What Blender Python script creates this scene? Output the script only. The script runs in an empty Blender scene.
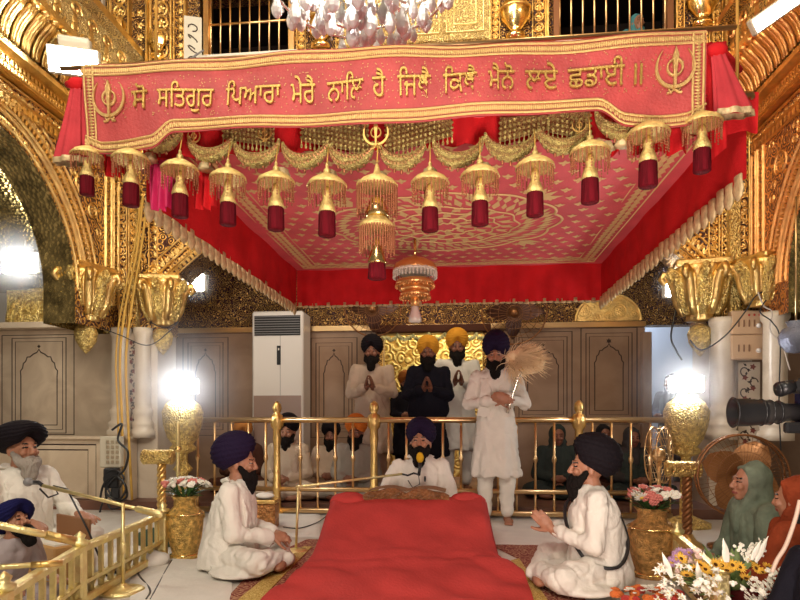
import bpy, math, random
from mathutils import Vector, Matrix, noise, Euler
random.seed(7)
SC = bpy.context.scene
COL = SC.collection
V = Vector; PI = math.pi

# ------------------------------------------------------------------ camera
F = 600.0; TH = math.radians(5.7); CS, SN = math.cos(TH), math.sin(TH); EYE = 1.0
cam = bpy.data.cameras.new('camera'); cam.lens = 27; cam.sensor_width = 36
cam.shift_y = 0.15; cam.clip_start = 0.05
camo = bpy.data.objects.new('camera', cam); COL.objects.link(camo)
camo.location = (0, 0, EYE); camo.rotation_euler = (PI/2, 0, TH)
SC.camera = camo
# ------------------------------------------------------------------ world, lights, exposure
W = bpy.data.worlds.new('world'); SC.world = W; W.use_nodes = True
_b = W.node_tree.nodes['Background']; _b.inputs[0].default_value = (1.0, .80, .58, 1); _b.inputs[1].default_value = .14

def area(name, loc, target, size, energy, color, sy=None):
    l = bpy.data.lights.new(name, 'AREA'); l.energy = energy; l.color = color
    l.shape = 'RECTANGLE'; l.size = size; l.size_y = sy or size
    o = bpy.data.objects.new(name, l); COL.objects.link(o); o.location = loc
    o.rotation_euler = (V(target)-V(loc)).to_track_quat('-Z', 'Y').to_euler(); return o
area('hall_light_front', (-1.2, -1.5, 4.2), (-.6, 5, 2.2), 1.6, 200, (1, .90, .76))
area('hall_light_left', (-2.6, 2.2, 5.9), (-2.6, 5.8, 3.6), .8, 90, (1, .92, .74))
area('hall_light_right', (2.3, 2.6, 5.9), (1.6, 5.8, 3.4), .8, 50, (1, .80, .55))
area('hall_light_top', (-.2, 4.6, 6.1), (-.2, 5.9, 4.8), 1.4, 70, (1, .92, .72))
area('canopy_fill_low', (.5, .9, .35), (.1, 3.9, 2.6), 1.0, 42, (1, .80, .72)).data.spread = math.radians(115)  # added fill near the floor, aimed up to brighten the canopy ceiling
area('hall_light_ambulatory', (-.3, 7.6, 3.2), (-.3, 7.8, 0), 2.5, 7, (1, .66, .42), .6)
area('far_hall_light', (-.1, 9.0, 3.0), (-.1, 9.6, 1.6), .8, 40, (1, .88, .55))
area('far_daylight', (2.3, 9.4, 3.2), (2.3, 10.2, 1.6), .8, 45, (.72, .84, 1))
SC.view_settings.view_transform = 'Standard'; SC.view_settings.look = 'None'
SC.view_settings.exposure = 0.06; SC.view_settings.gamma = 1.0
SC.cycles.use_denoising = True
SC.cycles.max_bounces = 6; SC.cycles.diffuse_bounces = 3; SC.cycles.glossy_bounces = 3
SC.cycles.transmission_bounces = 5; SC.cycles.caustics_reflective = False; SC.cycles.caustics_refractive = False
SC.cycles.sample_clamp_indirect = 4

# ------------------------------------------------------------------ placement helpers (points of the place)
def ray(px, py):
    u = (px-400)/F; v = (420-py)/F
    return V((-SN+CS*u, CS+SN*u, v))
def P(px, py, Y):
    d = ray(px, py); t = Y/d.y
    return V((d.x*t, Y, EYE+d.z*t))
def PT(px, py, t):
    d = ray(px, py); return V((d.x*t, d.y*t, EYE+d.z*t))
def G(px, py, z=0.0):
    d = ray(px, py); t = (z-EYE)/d.z
    return V((d.x*t, d.y*t, z))
def PX(px, py, X):
    d = ray(px, py); t = X/d.x
    return V((X, d.y*t, EYE+d.z*t))
def XP(px, Y): return P(px, 420, Y).x
def ZP(px, py, Y): return P(px, py, Y).z

# ------------------------------------------------------------------ materials
MATS = {}
def mat(name, color, rough=.6, metal=0., bump=0., bscale=30., var=0., vscale=8., sheen=0., trans=0., emit=None, estr=0., stretch=None, btype='noise', ior=1.5, sss=0.):
    if name in MATS: return MATS[name]
    m = bpy.data.materials.new(name); m.use_nodes = True; nt = m.node_tree; b = nt.nodes['Principled BSDF']
    I = b.inputs; I['Base Color'].default_value = (*color, 1); I['Roughness'].default_value = rough; I['Metallic'].default_value = metal
    I['Transmission Weight'].default_value = trans; I['IOR'].default_value = ior
    if rough >= .7 and metal == 0: I['Specular IOR Level'].default_value = .12
    if sss: I['Subsurface Weight'].default_value = sss; I['Subsurface Scale'].default_value = .01
    if emit: I['Emission Color'].default_value = (*emit, 1); I['Emission Strength'].default_value = estr
    N = nt.nodes.new; L = nt.links.new
    if bump or var:
        tc = N('ShaderNodeTexCoord'); mp = N('ShaderNodeMapping'); L(tc.outputs['Object'], mp.inputs[0])
        if stretch: mp.inputs['Scale'].default_value = stretch
        if bump:
            if btype == 'voronoi':
                t = N('ShaderNodeTexVoronoi'); out = t.outputs['Distance']
            elif btype == 'wave':
                t = N('ShaderNodeTexWave'); t.inputs['Distortion'].default_value = 3; out = t.outputs['Fac']
            else:
                t = N('ShaderNodeTexNoise'); t.inputs['Detail'].default_value = 4; out = t.outputs['Fac']
            t.inputs['Scale'].default_value = bscale; L(mp.outputs[0], t.inputs['Vector'])
            bp = N('ShaderNodeBump'); bp.inputs['Strength'].default_value = bump; bp.inputs['Distance'].default_value = .02
            L(out, bp.inputs['Height']); L(bp.outputs[0], I['Normal'])
        if var:
            t = N('ShaderNodeTexNoise'); t.inputs['Scale'].default_value = vscale; t.inputs['Detail'].default_value = 5; L(mp.outputs[0], t.inputs['Vector'])
            mx = N('ShaderNodeMix'); mx.data_type = 'RGBA'; mx.inputs[6].default_value = (*[max(0, c*(1-var)) for c in color], 1)
            mx.inputs[7].default_value = (*[min(1, c*(1+var)) for c in color], 1)
            rp = N('ShaderNodeValToRGB'); rp.color_ramp.elements[0].position = .35; rp.color_ramp.elements[1].position = .65
            L(t.outputs['Fac'], rp.inputs[0]); L(rp.outputs[0], mx.inputs[0]); L(mx.outputs[2], I['Base Color'])
    MATS[name] = m; return m

def filigree(name, dark, gold, scale=14., lo=.38, hi=.5, metal=.9, rough=.35, grough=.32, bump=.6):
    """embossed scrollwork: swirling rings round scattered centres, raised gold on a dark ground"""
    if name in MATS: return MATS[name]
    m = bpy.data.materials.new(name); m.use_nodes = True; nt = m.node_tree; b = nt.nodes['Principled BSDF']; I = b.inputs
    N = nt.nodes.new; L = nt.links.new
    tc = N('ShaderNodeTexCoord'); nz = N('ShaderNodeTexNoise'); nz.inputs['Scale'].default_value = scale*.8; L(tc.outputs['Object'], nz.inputs['Vector'])
    ad = N('ShaderNodeVectorMath'); ad.operation = 'MULTIPLY_ADD'; ad.inputs[1].default_value = (.05, .05, .05); L(nz.outputs['Color'], ad.inputs[0]); L(tc.outputs['Object'], ad.inputs[2])
    vo = N('ShaderNodeTexVoronoi'); vo.inputs['Scale'].default_value = scale; L(ad.outputs[0], vo.inputs['Vector'])
    mu = N('ShaderNodeMath'); mu.operation = 'MULTIPLY'; mu.inputs[1].default_value = 21; L(vo.outputs['Distance'], mu.inputs[0])
    si = N('ShaderNodeMath'); si.operation = 'SINE'; L(mu.outputs[0], si.inputs[0])
    v2 = N('ShaderNodeTexVoronoi'); v2.inputs['Scale'].default_value = scale*3.2; L(ad.outputs[0], v2.inputs['Vector'])
    sb = N('ShaderNodeMath'); sb.operation = 'MULTIPLY_ADD'; sb.inputs[1].default_value = .5; sb.inputs[2].default_value = .5; L(si.outputs[0], sb.inputs[0])
    ml = N('ShaderNodeMath'); ml.operation = 'MULTIPLY_ADD'; ml.inputs[1].default_value = -.7; L(v2.outputs['Distance'], ml.inputs[0]); L(sb.outputs[0], ml.inputs[2])
    rp = N('ShaderNodeValToRGB'); rp.color_ramp.elements[0].position = max(0, lo-.25); rp.color_ramp.elements[1].position = max(.02, hi-.22); L(ml.outputs[0], rp.inputs[0])
    mx = N('ShaderNodeMix'); mx.data_type = 'RGBA'; mx.inputs[6].default_value = (*dark, 1); mx.inputs[7].default_value = (*gold, 1)
    L(rp.outputs[0], mx.inputs[0]); L(mx.outputs[2], I['Base Color'])
    mm = N('ShaderNodeMath'); mm.operation = 'MULTIPLY'; mm.inputs[1].default_value = metal; L(rp.outputs[0], mm.inputs[0]); L(mm.outputs[0], I['Metallic'])
    I['Roughness'].default_value = grough
    bp = N('ShaderNodeBump'); bp.inputs['Strength'].default_value = bump; bp.inputs['Distance'].default_value = .02; L(ml.outputs[0], bp.inputs['Height']); L(bp.outputs[0], I['Normal'])
    MATS[name] = m; return m

def marble(name, base, vein):
    m = bpy.data.materials.new(name); m.use_nodes = True; nt = m.node_tree; I = nt.nodes['Principled BSDF'].inputs
    N = nt.nodes.new; L = nt.links.new
    tc = N('ShaderNodeTexCoord'); n = N('ShaderNodeTexNoise'); n.inputs['Scale'].default_value = 2.2; n.inputs['Detail'].default_value = 9; n.inputs['Distortion'].default_value = 1.6
    L(tc.outputs['Object'], n.inputs['Vector']); rp = N('ShaderNodeValToRGB'); e = rp.color_ramp.elements
    e[0].position = .36; e[0].color = (*base, 1); e[1].position = .7; e[1].color = (*[.5*(a+b) for a, b in zip(base, vein)], 1)
    q = e.new(.52); q.color = (*[.75*a+.25*b for a, b in zip(base, vein)], 1)
    L(n.outputs['Fac'], rp.inputs[0]); L(rp.outputs[0], I['Base Color']); I['Roughness'].default_value = .3
    MATS[name] = m; return m

GOLD = mat('gold', (.90, .60, .22), .30, .95, .35, 55, .18, 9)
GOLDP = mat('gold_polished', (.95, .68, .28), .2, 1.0, .1, 12)
GOLDE = mat('gold_embossed', (.86, .58, .21), .38, .92, .9, 60, .35, 30, btype='voronoi')
GOLDL = mat('gold_pale', (.98, .76, .36), .36, .8, .3, 60, .15, 12)
BRASS = mat('brass', (.80, .54, .27), .30, 1.0, .1, 20)
BRONZE = mat('bronze_dark', (.30, .13, .05), .4, .7, .1, 20)
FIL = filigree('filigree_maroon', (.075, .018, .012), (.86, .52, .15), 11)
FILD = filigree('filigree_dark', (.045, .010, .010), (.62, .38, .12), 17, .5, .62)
FILG = filigree('filigree_gold', (.20, .085, .02), (.93, .62, .20), 15, .3, .42)
FILP = filigree('filigree_pale', (.42, .26, .08), (.96, .76, .34), 18, .3, .42, .7)
MAROON = mat('maroon_lacquer', (.10, .022, .014), .45, .1)
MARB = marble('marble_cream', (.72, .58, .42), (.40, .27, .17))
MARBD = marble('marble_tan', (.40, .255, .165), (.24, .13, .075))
MARBW = marble('marble_white', (.70, .59, .46), (.50, .38, .27))
INLAY = mat('inlay_dark', (.045, .022, .015), .5)
INLAYR = mat('inlay_red', (.22, .05, .035), .5)
RED = mat('cloth_red', (.60, .016, .020), .75, 0, .25, 90, .12, 5, .2)
REDP = mat('cloth_rumalla', (.54, .058, .052), .8, 0, .3, 60, .10, 4, .25)
REDB = mat('cloth_banner', (.50, .065, .062), .6, 0, .3, 70, .14, 6, .3)
REDC = mat('cloth_ceiling', (.74, .12, .14), .6, 0, .2, 80, .12, 3, .2)
MAG = mat('cloth_magenta', (.62, .02, .12), .6, 0, .2, 60, .15, 6)
DRED = mat('tassel_crimson', (.13, .004, .010), .75, 0, .6, 120, .3, 40, stretch=(1, 1, .08))
BEAD = mat('bead_bronze', (.42, .15, .07), .4, .6)
BEADG = mat('bead_gold', (.85, .52, .16), .35, .8, .6, 90)
CREAMT = mat('trim_cream', (.66, .50, .26), .45, .25, .4, 60, .2, 20)
WHITE = mat('cloth_white', (.84, .79, .70), .85, 0, .3, 40, .05, 6, .1)
CREAM = mat('cloth_cream', (.62, .46, .34), .85, 0, .3, 40, .06, 6)
SHEET = mat('sheet_white', (.82, .77, .69), .85, 0, .3, 20, .06, 3)
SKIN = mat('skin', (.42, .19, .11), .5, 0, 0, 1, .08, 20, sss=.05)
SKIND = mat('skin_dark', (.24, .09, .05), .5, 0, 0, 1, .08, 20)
LIP = mat('lip', (.30, .07, .055), .45)
EYEM = mat('eye_dark', (.02, .012, .01), .2)
HAIR = mat('hair_black', (.012, .009, .008), .8, 0, .9, 90, stretch=(1, 1, .3))
HAIRG = mat('hair_grey', (.40, .35, .30), .8, 0, .9, 90, stretch=(1, 1, .3))
NAVY = mat('turban_navy', (.018, .010, .034), .8, 0, .5, 50)
BLACKT = mat('turban_black', (.012, .009, .012), .8, 0, .5, 50)
BLUET = mat('turban_blue', (.012, .012, .075), .8, 0, .5, 50)
YELT = mat('turban_saffron', (.80, .36, .035), .75, 0, .5, 50)
ORGT = mat('turban_orange', (.78, .20, .03), .75, 0, .5, 50)
DARKC = mat('cloth_dark', (.012, .011, .018), .8, 0, .3, 40)
DKBLUE = mat('cloth_navy', (.018, .018, .05), .8, 0, .3, 40)
DKTEAL = mat('cloth_teal_dark', (.04, .05, .045), .8, 0, .3, 40)
BROWNC = mat('cloth_brown', (.09, .035, .022), .8, 0, .3, 40)
GREENC = mat('shawl_green', (.19, .23, .165), .8, 0, .4, 40, .2, 9)
ORGC = mat('shawl_rust', (.30, .055, .02), .8, 0, .4, 40, .25, 7)
BLACKP = mat('black_plastic', (.015, .015, .017), .35)
GREYP = mat('grey_plastic', (.25, .24, .24), .4)
ACW = mat('ac_white', (.80, .74, .68), .4)
ACG = mat('ac_grill', (.05, .05, .055), .5)
BOXM = mat('switch_box', (.55, .36, .22), .5, 0, .1, 30)
BOXW = mat('switch_panel', (.62, .55, .42), .5)
YFOAM = mat('foam_yellow', (.85, .48, .03), .9, 0, .6, 200)
WOOD = mat('carved_wood', (.24, .10, .035), .5, 0, .8, 60, .3, 20, btype='voronoi')
CORDY = mat('cord_yellow', (.62, .36, .08), .7)
LEAF = mat('leaf_green', (.05, .13, .03), .5, 0, .2, 30, .4, 12)
LEAFL = mat('leaf_pale', (.30, .42, .14), .5, 0, .2, 30, .3, 12)
PETW = mat('petal_white', (.88, .84, .72), .6, sss=.05)
PETP = mat('petal_pink', (.68, .22, .18), .6)
PETY = mat('petal_yellow', (.85, .50, .06), .6)
PETO = mat('petal_orange', (.78, .20, .04), .6)
PETL = mat('petal_lilac', (.60, .36, .60), .6)
CHAUR = mat('whisk_hair', (.95, .72, .44), .8)
SILVER = mat('silver', (.85, .80, .72), .25, 1)
GLASS = mat('crystal', (1, 1, 1), .05, 0, trans=.28, ior=1.5)
SATIN = mat('gold_satin', (.92, .66, .25), .48, .7, .5, 90, .2, 40)
VASEM = mat('vase_brass', (.66, .43, .13), .48, .8, .6, 110, .4, 30, btype='voronoi')
VASEC = mat('vase_copper', (.52, .28, .09), .5, .75, .6, 110, .4, 30, btype='voronoi')
VAULTG = mat('vault_gold', (.42, .32, .13), .26, .95, .7, 24, .5, 6, btype='voronoi')
ZARD = mat('zardozi', (.92, .64, .22), .5, .35, 1.0, 130, .35, 60, btype='voronoi')
EMBL = mat('emblem_gold', (.66, .40, .11), .5, .6, .2, 60)
LAMPM = mat('lamp_glow', (1, 1, 1), .5, emit=(1, .97, .92), estr=55)
LAMPS = mat('lamp_soft', (1, 1, 1), .5, emit=(1, .93, .80), estr=25)
BULB = mat('bulb', (1, 1, 1), .5, emit=(1, .92, .78), estr=14)
DAYG = mat('far_lit_wall', (.62, .66, .74), .8, 0, .1, 5)
STEEL = mat('steel', (.6, .55, .5), .3, 1)
CARPET = filigree('carpet_pattern', (.22, .035, .025), (.50, .27, .15), 16, .45, .6, 0, .9, .95, .1)
CARPETB = filigree('carpet_border', (.50, .30, .05), (.78, .60, .22), 30, .4, .6, .1, .9, .8, .2)
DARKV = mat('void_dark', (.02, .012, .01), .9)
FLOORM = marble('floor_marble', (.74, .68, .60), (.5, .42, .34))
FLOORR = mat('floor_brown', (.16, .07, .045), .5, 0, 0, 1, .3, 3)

# ------------------------------------------------------------------ mesh builder
class MB:
    def __init__(s): s.v = []; s.f = []; s.m = []; s.M = None; s.cur = 0; s.sm = []; s.smooth = True
    def add(s, vs, fs):
        n = len(s.v)
        if s.M is not None: vs = [s.M @ V(p) for p in vs]
        s.v.extend([tuple(p) for p in vs])
        for f in fs: s.f.append(tuple(n+i for i in f)); s.m.append(s.cur); s.sm.append(s.smooth)
        return s
    def box(s, c, sz, rz=0, bev=0):
        x, y, z = [q/2 for q in sz]; R = Matrix.Rotation(rz, 3, 'Z'); c = V(c); sm = s.smooth; s.smooth = False
        if bev:
            b = min(bev, x*.45, y*.45, z*.45); vs = []
            for sx in (-1, 1):
                for sy in (-1, 1):
                    for sz_ in (-1, 1):
                        for k in range(3):
                            q = [sx*(x-b), sy*(y-b), sz_*(z-b)]; q[k] = [sx*x, sy*y, sz_*z][k]; vs.append(c+R@V(q))
            def ix(a, b_, c_, k): return ((a*2+b_)*2+c_)*3+k
            fs = []
            for d in (0, 1):
                fs.append((ix(d,0,0,0), ix(d,1,0,0), ix(d,1,1,0), ix(d,0,1,0)))
                fs.append((ix(0,d,0,1), ix(1,d,0,1), ix(1,d,1,1), ix(0,d,1,1)))
                fs.append((ix(0,0,d,2), ix(1,0,d,2), ix(1,1,d,2), ix(0,1,d,2)))
                for e in (0, 1):
                    fs.append((ix(d,e,0,0), ix(d,e,1,0), ix(d,e,1,1), ix(d,e,0,1)))
                    fs.append((ix(d,0,e,0), ix(d,1,e,0), ix(d,1,e,2), ix(d,0,e,2)))
                    fs.append((ix(0,d,e,1), ix(1,d,e,1), ix(1,d,e,2), ix(0,d,e,2)))
                    for g in (0, 1): fs.append((ix(d,e,g,0), ix(d,e,g,1), ix(d,e,g,2)))
            s.add(vs, fs)
        else:
            vs = [c+R@V((i*x, j*y, k*z)) for i in (-1, 1) for j in (-1, 1) for k in (-1, 1)]
            s.add(vs, [(0,1,3,2),(4,6,7,5),(0,4,5,1),(2,3,7,6),(0,2,6,4),(1,5,7,3)])
        s.smooth = sm; return s
    def rings(s, rs, closed=True, caps=True):
        n = len(rs[0]); vs = [p for r in rs for p in r]; fs = []
        for i in range(len(rs)-1):
            for j in range(n if closed else n-1):
                k = (j+1) % n; fs.append((i*n+j, i*n+k, (i+1)*n+k, (i+1)*n+j))
        if caps and closed:
            fs.append(tuple(range(n-1, -1, -1))); fs.append(tuple((len(rs)-1)*n+j for j in range(n)))
        return s.add(vs, fs)
    def tube(s, pts, r, seg=8, caps=True):
        pts = [V(p) for p in pts]; rs = r if isinstance(r, (list, tuple)) else [r]*len(pts); out = []
        up = None
        for i, p in enumerate(pts):
            a = pts[max(0, i-1)]; b = pts[min(len(pts)-1, i+1)]; d = (b-a)
            d = d.normalized() if d.length > 1e-9 else V((0, 0, 1))
            if up is None: up = V((0, 0, 1)) if abs(d.z) < .9 else V((1, 0, 0))
            x = d.cross(up); 
            if x.length < 1e-6: x = d.orthogonal()
            x.normalize(); y = x.cross(d).normalized(); up = y
            out.append([p+x*rs[i]*math.cos(2*PI*j/seg)+y*rs[i]*math.sin(2*PI*j/seg) for j in range(seg)])
        return s.rings(out, True, caps)
    def cap(s, p0, r0, p1, r1, seg=12):
        p0 = V(p0); p1 = V(p1); d = (p1-p0).normalized(); pts = []; rs = []
        for k in range(4): a = PI/2*k/4; pts.append(p0-d*r0*math.cos(a)); rs.append(max(r0*math.sin(a), r0*.08))
        pts.append(p0); rs.append(r0); pts.append(p1); rs.append(r1)
        for k in range(1, 5): a = PI/2*k/4; pts.append(p1+d*r1*math.sin(a)); rs.append(max(r1*math.cos(a), r1*.08))
        return s.tube(pts, rs, seg)
    def ell(s, c, r, R=None, seg=14, n=9):
        c = V(c); R = R or Matrix.Identity(3); rs = []
        for i in range(n+1):
            a = PI*(i+.02*(i == 0)-.02*(i == n))/n; q = max(math.sin(a), .03)
            rs.append([c+R@V((r[0]*q*math.cos(2*PI*j/seg), r[1]*q*math.sin(2*PI*j/seg), -r[2]*math.cos(a))) for j in range(seg)])
        return s.rings(rs)
    def lathe(s, prof, c=(0, 0, 0), seg=24, flute=0, namp=0., caps=True, R=None):
        c = V(c); rs = []
        for r, z in prof:
            rr = max(r, .0005)
            rs.append([c+((R@V(q)) if R else V(q)) for q in [(rr*(1+namp*math.cos(flute*2*PI*j/seg))*math.cos(2*PI*j/seg), rr*(1+namp*math.cos(flute*2*PI*j/seg))*math.sin(2*PI*j/seg), z) for j in range(seg)]])
        return s.rings(rs, True, caps)
    def grid(s, fn, nu, nv, cu=False):
        vs = [fn(i/nu, j/nv) for j in range(nv+1) for i in range(nu+1)]
        fs = [(j*(nu+1)+i, j*(nu+1)+i+1, (j+1)*(nu+1)+i+1, (j+1)*(nu+1)+i) for j in range(nv) for i in range(nu)]
        return s.add(vs, fs)
    def prism(s, pts, T, h0, h1):
        n = len(pts); vs = [T(a, b, h0) for a, b in pts]+[T(a, b, h1) for a, b in pts]
        fs = [tuple(range(n-1, -1, -1)), tuple(range(n, 2*n))]+[(i, (i+1) % n, n+(i+1) % n, n+i) for i in range(n)]
        sm = s.smooth; s.smooth = False; s.add(vs, fs); s.smooth = sm; return s
    def ribbon(s, pts, T, w, h, closed=False):
        """raised strip along a path drawn in a wall's own plane"""
        n = len(pts); vs = []; fs = []
        for i, p in enumerate(pts):
            a = pts[(i-1) % n] if (closed or i) else p; b = pts[(i+1) % n] if (closed or i < n-1) else p
            dx, dy = b[0]-a[0], b[1]-a[1]; l = math.hypot(dx, dy) or 1; nx, ny = -dy/l*w/2, dx/l*w/2
            vs += [T(p[0]-nx, p[1]-ny, 0), T(p[0]-nx*.5, p[1]-ny*.5, h), T(p[0]+nx*.5, p[1]+ny*.5, h), T(p[0]+nx, p[1]+ny, 0)]
        for i in range(n if closed else n-1):
            k = (i+1) % n
            for q in range(3): fs.append((i*4+q, k*4+q, k*4+q+1, i*4+q+1))
        return s.add(vs, fs)
    def leaf(s, T, a, b, ang, L, w, h):
        ca, sa = math.cos(ang), math.sin(ang)
        def q(u, v_, hh): return T(a+ca*u-sa*v_, b+sa*u+ca*v_, hh)
        return s.add([q(0, 0, 0), q(L*.4, -w, 0), q(L, 0, 0), q(L*.4, w, 0), q(L*.42, 0, h)], [(0, 1, 4), (1, 2, 4), (2, 3, 4), (3, 0, 4)])
    def build(s, name, mats, parent=None, loc=None, rz=0):
        me = bpy.data.meshes.new(name)
        me.from_pydata(s.v, [], s.f)
        mats = mats if isinstance(mats, (list, tuple)) else [mats]
        for m in mats: me.materials.append(m)
        me.polygons.foreach_set('material_index', s.m); me.polygons.foreach_set('use_smooth', s.sm); me.update()
        o = bpy.data.objects.new(name, me); COL.objects.link(o)
        if parent is not None: o.parent = parent
        if loc is not None: o.location = loc
        o.rotation_euler.z = rz
        return o

def tag(o, label, cat, group=None, kind=None):
    o['label'] = label; o['category'] = cat
    if group: o['group'] = group
    if kind: o['kind'] = kind
    return o
def thing(name, label, cat, loc=(0, 0, 0), rz=0, group=None, scale=1):
    o = bpy.data.objects.new(name, None); COL.objects.link(o); o.location = loc; o.rotation_euler = (0, 0, rz); o.scale = (scale,)*3
    return tag(o, label, cat, group)
def struct(o, label=None):
    o['kind'] = 'structure'
    if label: o['label'] = label
    return o
def dup(root, loc=None, rz=None, label=None, scale=None):
    r = root.copy(); COL.objects.link(r)
    if loc is not None: r.location = loc
    if rz is not None: r.rotation_euler = (0, 0, rz)
    if scale: r.scale = (scale,)*3
    if label: r['label'] = label
    for ch in list(root.children):
        c = ch.copy(); COL.objects.link(c); c.parent = r
        for g in list(ch.children): d = g.copy(); COL.objects.link(d); d.parent = c
    return r

DG = None
def remesh(mb, voxel, name, mats, parent, smooth=3, fold=None, post=None, ratio=None):
    me = bpy.data.meshes.new('tmp'); me.from_pydata(mb.v, [], mb.f)
    o = bpy.data.objects.new('tmp', me); COL.objects.link(o)
    r = o.modifiers.new('r', 'REMESH'); r.mode = 'VOXEL'; r.voxel_size = voxel
    if smooth: q = o.modifiers.new('s', 'SMOOTH'); q.factor = .5; q.iterations = smooth
    if ratio: d = o.modifiers.new('d', 'DECIMATE'); d.ratio = ratio
    bpy.context.view_layer.update(); dg = bpy.context.evaluated_depsgraph_get()
    out = bpy.data.meshes.new_from_object(o.evaluated_get(dg)); out.name = name
    bpy.data.objects.remove(o); bpy.data.meshes.remove(me)
    if fold:
        ns = [v.normal.copy() for v in out.vertices]
        for v, n in zip(out.vertices, ns): v.co = v.co + n*fold(v.co)
    mats = mats if isinstance(mats, (list, tuple)) else [mats]
    out.materials.clear()
    for m in mats: out.materials.append(m)
    out.polygons.foreach_set('use_smooth', [True]*len(out.polygons))
    if post:
        for p in out.polygons: p.material_index = post(p.center)
    out.update()
    ob = bpy.data.objects.new(name, out); COL.objects.link(ob); ob.parent = parent
    return ob
# ================================================================== THE ROOM
D1, D2 = 6.6, 8.2
XLW = XP(118, D1); XRW = XP(752, D1)
XOL, XOR = XP(160, D1), XP(706, D1)          # edges of the wide back arch
ZS = 2.50; ZG = 4.78                          # arch springing, gallery ledge
TB = lambda a, b, h: (a, D1-h, b)
TL = lambda a, b, h: (XLW+h, a, b)
TR = lambda a, b, h: (XRW-h, a, b)
TO = lambda a, b, h: (a, D2-h, b)

def offset(path, d):
    out = []
    for i, p in enumerate(path):
        a = path[max(0, i-1)]; b = path[min(len(path)-1, i+1)]
        dx, dy = b[0]-a[0], b[1]-a[1]; l = math.hypot(dx, dy)
        out.append((p[0]-dy/l*d, p[1]+dx/l*d))
    return out
def resample(path, step):
    out = [path[0]]; acc = 0
    for a, b in zip(path, path[1:]):
        l = math.hypot(b[0]-a[0], b[1]-a[1]); t = step-acc
        while t <= l:
            out.append((a[0]+(b[0]-a[0])*t/l, a[1]+(b[1]-a[1])*t/l)); t += step
        acc = (acc+l) % step if t-step > 0 or acc+l >= step else acc+l
    return out
def scroll(mb, T, a, b, r, dark=1, gold=0):
    n = 18; mb.cur = gold
    ph = random.random()*6.28; sg = random.choice((-1, 1))
    sp = [(a+r*(.98-.30*k/26)*math.cos(ph+sg*k*2*PI*1.15/26), b+r*(.98-.30*k/26)*math.sin(ph+sg*k*2*PI*1.15/26)) for k in range(27)]
    mb.ribbon(sp, T, r*.13, .016)
    m = 8 if r > .08 else 6
    for k in range(m): mb.leaf(T, a, b, ph+2*PI*k/m, r*.56, r*.15, .022)
    mb.add([T(a+r*.15*math.cos(k*PI/3), b+r*.15*math.sin(k*PI/3), .02) for k in range(6)]+[T(a, b, .045)], [(k, (k+1) % 6, 6) for k in range(6)])
    if r > .07:
        for k in range(12):
            t = ph+2*PI*k/12; mb.leaf(T, a+r*.72*math.cos(t), b+r*.72*math.sin(t), t+1.9, r*.24, r*.07, .014)
def fill(mb, T, inside, box, radii, tries=260, seed=1):
    random.seed(seed); got = []
    for r in radii:
        for _ in range(tries):
            a = random.uniform(box[0], box[1]); b = random.uniform(box[2], box[3])
            if not inside(a, b, r): continue
            if any((a-x)**2+(b-y)**2 < (r+q)**2*.93 for x, y, q in got): continue
            got.append((a, b, r))
            if r > .035: scroll(mb, T, a, b, r)
            else: mb.leaf(T, a, b, random.random()*6.28, r*1.9, r*.6, .012); mb.leaf(T, a, b, random.random()*6.28, r*1.9, r*.6, .012)
def frieze(mb, T, p0, p1, w, pitch, kind='leaf'):
    """a carved strip from p0 to p1 in a wall's plane, w wide"""
    dx, dy = p1[0]-p0[0], p1[1]-p0[1]; l = math.hypot(dx, dy); ux, uy = dx/l, dy/l; nx, ny = -uy, ux
    mb.cur = 0
    for s in (-1, 1): mb.ribbon([(p0[0]+nx*w*.46*s, p0[1]+ny*w*.46*s), (p1[0]+nx*w*.46*s, p1[1]+ny*w*.46*s)], T, w*.1, .03)
    k = pitch/2; an = math.atan2(dy, dx)
    while k < l:
        a, b = p0[0]+ux*k, p0[1]+uy*k
        if kind == 'leaf':
            for s in (-1, 0, 1): mb.leaf(T, a-nx*w*.36, b-ny*w*.36, an+PI/2+s*.55, w*.72*(1-.2*abs(s)), pitch*.16, .03)
        elif kind == 'ring':
            mb.ribbon([(a+w*.3*math.cos(q*PI/5), b+w*.3*math.sin(q*PI/5)) for q in range(10)], T, w*.09, .018, True)
            for q in range(5): mb.leaf(T, a, b, an+q*2*PI/5, w*.24, w*.07, .02)
        elif kind == 'tooth':
            mb.prism([(a-nx*w*.36-ux*pitch*.3, b-ny*w*.36-uy*pitch*.3), (a-nx*w*.36+ux*pitch*.3, b-ny*w*.36+uy*pitch*.3), (a+nx*w*.3+ux*pitch*.3, b+ny*w*.3+uy*pitch*.3), (a+nx*w*.3-ux*pitch*.3, b+ny*w*.3-uy*pitch*.3)], T, 0, .03)
        elif kind == 'chev':
            mb.leaf(T, a, b, an+.6, pitch*.6, w*.12, .02); mb.leaf(T, a, b, an-.6, pitch*.6, w*.12, .02); mb.leaf(T, a, b, an+PI, pitch*.5, w*.16, .03)
        k += pitch
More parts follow.
